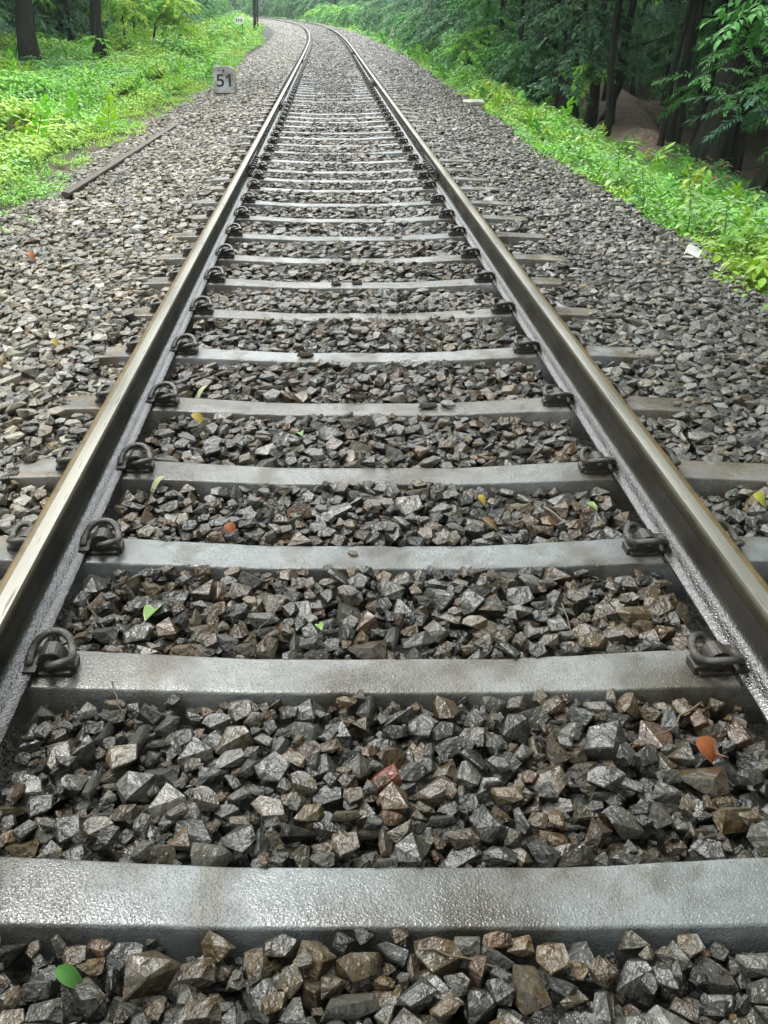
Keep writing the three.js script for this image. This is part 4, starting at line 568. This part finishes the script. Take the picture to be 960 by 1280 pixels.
{
  const r = RNG(700), KIND = ['broad-leaved', 'feathery-leaved', 'low bright'], B = ' green bush in the understory of the right wood', BL = ' green bush in the shade of the left wood';
  const spotsR = [[4.9, 26, 0], [4.3, 30, 2], [4.6, 35, 0], [4.4, 40, 1], [4.6, 46, 0], [4.8, 52, 2], [4.6, 60, 1], [5, 68, 0], [5, 77, 1], [5, 88, 0], [5.6, 33, 1], [6, 38, 1], [6, 45, 0], [6.5, 54, 1], [6.6, 64, 0], [10.5, 27, 0], [10.8, 33, 1], [11, 24, 1], [9.9, 36, 0], [9, 40, 1], [11.5, 29, 0], [12.5, 25, 1], [13, 33, 0], [11.2, 37, 1], [10.2, 42, 0], [7.6, 47, 1], [9.4, 50, 0], [7, 58, 1], [8.2, 66, 0], [9.5, 20, 1], [10.4, 22.5, 0], [5.4, 43, 1], [5.6, 49, 0], [5.2, 36.5, 1], [6.6, 34.5, 0], [7.2, 40, 0], [8.6, 44, 1], [10, 46, 0], [8.3, 52, 2], [12, 30, 0], [12.5, 38, 1]];
  spotsR.forEach(([u, s, k]) => copy(protoBush[k], KIND[k] + B, u, s, 0.85 + 0.5 * r(), r() * 6.28, KIND[k] + ' bushes of the right wood', 'bush'));
  const spotsL = [[-9.5, 24, 1], [-10.5, 28, 0], [-9.8, 32, 1], [-8.6, 34, 0], [-11.5, 35, 1], [-9.6, 40, 0], [-8.6, 45, 1], [-10, 49, 0], [-8.4, 56, 1], [-9.2, 62, 0], [-8.2, 70, 2], [-8.6, 80, 0], [-8.2, 90, 1], [-8, 101, 0], [-13, 30, 0], [-12.6, 42, 1], [-7.6, 95, 2]];
  spotsL.forEach(([u, s, k]) => copy(protoBush[k], KIND[k] + BL, u, s, 0.9 + 0.5 * r(), r() * 6.28, KIND[k] + ' bushes of the left wood', 'bush'));
  for (let i = 0; i < 5; i++) copy(protoBush[2], 'pale yellow-green bush beside the outer rail where the track bends', 4.9 + r() * 1.2, 96 + i * 7, 1.3 + 0.6 * r(), r() * 6.28, 'pale bushes at the bend', 'bush');
  const rows = []; for (let s = -14; s < 215; s += 5) for (const side of [-1, 1]) for (const base of side > 0 ? (s > 4 && s < 46 ? [19, 25] : [11, 15, 20, 27]) : [11, 15, 21, 28]) { if (s > 100 && base > 20) continue; if (side < 0 && s < 20 && base < 20) continue; const u = side * (base + (s < 8 ? 1.0 : 0) + 2.6 * (r() - 0.5)), sv = s + 4 * (r() - 0.5); if (side > 0 && s > 9 && s < 38 && Math.abs(u - pw(sv, [[12, 4.9], [15, 5.7], [19, 6.6], [23, 7.4], [28, 8.3], [37, 9.5]])) < 1.7) continue; rows.push([u, sv]); }
  for (const [u, s] of rows) copy(protoTree[Math.floor(r() * 4)], u < 0 ? 'dark leafy forest tree in the left wood behind the nearer trunks' : 'dark leafy forest tree in the right wood behind the nearer trunks', u, s, (s > 50 ? 0.62 : 0.85) + 0.35 * r(), r() * 6.28, u < 0 ? 'background trees of the left wood' : 'background trees of the right wood', 'tree');
  // the wood across the bend
  for (let i = 0; i < 46; i++) { const s = 205 + 50 * r(), u = -34 + 60 * r(); const c = copy(protoTree[i % 4], 'hazy distant tree of the wood closing the view beyond the bend', u, s, 0.75 + 0.35 * r(), r() * 6.28, 'hazy trees beyond the bend', 'tree'); }
}

// ---------------------------------------------------------------- signs, posts, litter
const font = await new FontLoader().loadAsync('fonts/droid/droid_sans_bold.typeface.json');
{
  const g = thing('number_post', 'pale grey stone marker with black number 51 at the ballast edge', 'marker post'); g.position.copy(W(-2.08, 19.9, -0.11)); g.rotation.y = -0.16; g.rotation.z = 0.02;
  const s = new THREE.Shape(), w = 0.2, t = 0.56; s.moveTo(-w, 0.1); s.lineTo(w, 0.1); s.lineTo(w + 0.005, t - 0.17); s.quadraticCurveTo(w - 0.02, t - 0.03, w - 0.1, t - 0.005); s.lineTo(-w + 0.03, t); s.quadraticCurveTo(-w, t, -w, t - 0.04); s.closePath();
  const G1 = new THREE.ExtrudeGeometry(s, { depth: 0.11, bevelSize: 0.008, bevelThickness: 0.008, bevelSegments: 2, curveSegments: 6 }); mesh('body', G1, M.stonePost, g);
  const base = new THREE.BoxGeometry(0.38, 0.4, 0.1); base.translate(0, -0.1 - 0.008, 0.055); mesh('black_base', base, M.ink, g);
  const num = new TextGeometry('51', { font, size: 0.225, depth: 0.003, curveSegments: 5 }); num.computeBoundingBox(); const b = num.boundingBox; num.translate(-(b.max.x + b.min.x) / 2 - 0.005, 0.205, 0.1185); mesh('painted_number', num, M.ink, g);
  const a = new THREE.Shape(); a.moveTo(-0.008, 0.452); a.lineTo(0.008, 0.452); a.lineTo(0.008, 0.475); a.lineTo(0.026, 0.478); a.lineTo(0.026, 0.49); a.lineTo(0, 0.515); a.lineTo(-0.026, 0.49); a.lineTo(-0.026, 0.478); a.lineTo(-0.008, 0.475); a.closePath(); const ag = new THREE.ExtrudeGeometry(a, { depth: 0.003, bevelEnabled: false }); ag.translate(0, 0, 0.1185); mesh('painted_arrow', ag, M.ink, g);
}
{ // the small white board far off on the left
  const g = thing('trackside_board', 'small white board with dark characters on a thin post, far left of the bend', 'sign'); put(g, -4.6, 56, -0.1); g.rotation.y = frame(56).phi;
  const post = new THREE.CylinderGeometry(0.03, 0.03, 1.5, 8); post.translate(0.17, 0.4, 0); mesh('post', post, M.ink, g); const bd = rounded(0.46, 0.3, 0.03, 0.02); bd.rotateX(PI / 2); bd.translate(0, 1.05, 0.03); mesh('board', bd, M.paper, g);
  for (const [x, h] of [[-0.15, 0.17], [-0.05, 0.17], [0.05, 0.13], [0.14, 0.18]]) { const k = new THREE.BoxGeometry(0.05, h, 0.004); k.translate(x, 1.05, 0.0655); mesh('character', k, M.ink, g); }
}
{
  const g = thing('pole', 'tall dark pole standing in the weeds by the left bend', 'pole'); put(g, -4.4, 72); const p = new THREE.CylinderGeometry(0.09, 0.12, 8, 10); p.translate(0, 3.8, 0); mesh('shaft', p, M.bark, g); const cx = new THREE.BoxGeometry(0.9, 0.08, 0.08); cx.translate(0, 7.3, 0.1); mesh('crossarm', cx, M.bark, g);
}
{
  const g = thing('pole', 'thinner pole standing just behind the tall dark pole', 'pole'); put(g, -4.35, 84); const p = new THREE.CylinderGeometry(0.06, 0.07, 8, 8); p.translate(0, 3.8, 0); mesh('shaft', p, M.bark, g); const cap = new THREE.ConeGeometry(0.09, 0.12, 8); cap.translate(0, 7.85, 0); mesh('cap', cap, M.bark, g);
}
{
  const g = thing('boundary_post', 'leaning weathered white post in the grass right of the bend', 'marker post'); put(g, 3.55, 58); g.rotation.z = -0.2; const p = rounded(0.2, 0.16, 1.15, 0.03); p.translate(0, -0.1, 0); mesh('body', p, M.white, g);
  for (const y of [0.25, 0.55, 0.8]) { const k = rounded(0.206, 0.166, 0.06, 0.03); k.translate(0, y, 0); mesh('dark_band', k, M.stonePost, g); }
}
{
  const g = thing('concrete_slab', 'flat whitish concrete slab lying at the right edge of the ballast', 'slab'); g.position.copy(W(2.72, 19.7, -0.2)); g.rotation.y = -0.1; g.rotation.x = 0.1; const k = rounded(0.4, 0.26, 0.06, 0.02); mesh('slab_body', k, M.white, g);
}
function crumpled(w, d, seed) { const g = new THREE.PlaneGeometry(w, d, 10, 8); g.rotateX(-PI / 2); const a = g.attributes.position; for (let i = 0; i < a.count; i++) { const n = noise(a.getX(i) * 22 + seed, a.getZ(i) * 22, 0, seed) - 0.5, o = noise(a.getX(i) * 9, a.getZ(i) * 9 + 3, 0, seed) - 0.5; a.setY(i, n * 0.05 + o * 0.1); a.setX(i, a.getX(i) + o * 0.03); } const f = g.toNonIndexed(); f.computeVertexNormals(); return f; }
{ const p = mesh('paper_scrap', crumpled(0.1, 0.1, 4), M.paper); tag(p, 'crumpled white scrap of paper where the right ballast meets the weeds', 'litter'); p.position.copy(W(2.5, 6.75, -0.15)); p.rotation.x = 0.5; p.rotation.y = -0.4; }
// fallen leaves, each by itself
function fallen(u, s, L, Wd, c, label, turn, tilt = 0.25) {
  const g = leafGeo(L * 0.7, Wd * 0.8, { fold: 0.5, droop: 0.55, seg: 6 }); g.translate(0, 0, -L / 2); const m = mesh('fallen_leaf', g, leafMat(c, 0.85, 0.25)); tag(m, label, 'leaf'); m.position.copy(W(u, s, surfaceY(u, s, 4) + 0.008)); m.rotation.set(tilt, turn, 0.25, 'YXZ'); return m;
}
const LY = [0.42, 0.3, 0.03], LG = [0.14, 0.27, 0.02], LO = [0.34, 0.09, 0.015], LR = [0.2, 0.045, 0.012], LB = [0.3, 0.19, 0.06], LP = [0.35, 0.4, 0.22];
fallen(-0.6, 3.25, 0.1, 0.045, LY, 'yellow fallen leaf on the stones near the left rail', 1.0);
fallen(-0.23, 3.14, 0.07, 0.035, LG, 'light green leaf standing among stones left of the track middle', 0.1, -0.7);
fallen(-0.41, 2.4, 0.06, 0.04, LO, 'small orange leaf against the front of the third sleeper', 0.8);
fallen(-0.59, 2.0, 0.085, 0.06, LG, 'large yellow-green leaf on stones before the third sleeper', -0.5, -0.5);
fallen(-0.15, 1.93, 0.04, 0.025, LG, 'tiny green leaf just behind the second sleeper', 0.2, -0.5);
fallen(0.67, 1.47, 0.085, 0.055, LO, 'orange and red curled leaf on stones at the lower right', 0.7);
fallen(0.69, 1.475, 0.06, 0.05, LR, 'dark red curled leaf touching the orange leaf at the lower right', 2.2);
fallen(-0.53, 0.955, 0.075, 0.035, [0.06, 0.22, 0.02], 'deep green leaf low between the stones at the bottom left', 1.2);
fallen(0.7, 2.58, 0.06, 0.025, LG, 'narrow green leaf near the right rail, in front of the fourth sleeper', 0.3, -0.4);
fallen(0.38, 2.47, 0.09, 0.03, LB, 'pale brown leaf behind the third sleeper, right of the middle', 1.3);
fallen(0.36, 2.6, 0.05, 0.025, LY, 'small amber leaf behind the third sleeper, above the pale brown leaf', 0.5);
fallen(-1.33, 4.02, 0.075, 0.04, LY, 'yellow leaf on the ballast outside the left rail', 1.2);
fallen(1.24, 2.6, 0.07, 0.05, [0.55, 0.55, 0.04], 'lemon yellow leaf outside the right rail', 0.9);
fallen(-1.98, 5.93, 0.09, 0.06, LO, 'rusty orange leaf on the left ballast shoulder', 1.1);
fallen(-0.7, 2.7, 0.11, 0.05, LP, 'pale green leaf close to the left rail clip', -0.9);
fallen(-0.66, 3.55, 0.12, 0.04, LP, 'long pale green leaf beside the left rail, past the yellow leaf', -0.8);
function stick(u, s, L, turn, rad, label, tilt = 0.05) { const r = RNG(Math.round(u * 1000 + s * 77)), pts = []; for (let i = 0; i <= 5; i++) pts.push(new V3((r() - 0.5) * L * 0.1, (r() - 0.5) * L * 0.06, (i / 5 - 0.5) * L)); const m = mesh('twig', taper(pts, [rad, rad * 0.5], 6), M.twig); tag(m, label, 'twig'); m.position.copy(W(u, s, surfaceY(u, s) + 0.008)); m.rotation.set(tilt, turn, 0, 'YXZ'); }
stick(-0.73, 2.0, 0.15, 0.5, 0.0022, 'thin dark twig near the left rail, before the third sleeper');
stick(0.58, 2.52, 0.12, 0.5, 0.005, 'short brown twig right of the middle, behind the third sleeper', 0.15);
stick(0.6, 2.99, 0.11, -0.7, 0.006, 'reddish brown stub of a twig behind the fourth sleeper on the right');
stick(-0.6, 1.64, 0.1, 0.4, 0.002, 'fine twig in front of the second sleeper, left end', 0.4);
stick(0.08, 1.0, 0.13, 1.4, 0.0025, 'fine dark twig along the front of the nearest sleeper');
stick(-0.28, 1.96, 0.12, -0.5, 0.002, 'fine twig lying aslant behind the second sleeper');
stick(0.48, 1.95, 0.12, 0.1, 0.0022, 'thin upright twig between stones behind the second sleeper on the right', 0.3);
stick(0.62, 1.55, 0.16, -0.9, 0.003, 'curved twig below the right end of the second sleeper');

renderer.render(scene, camera);
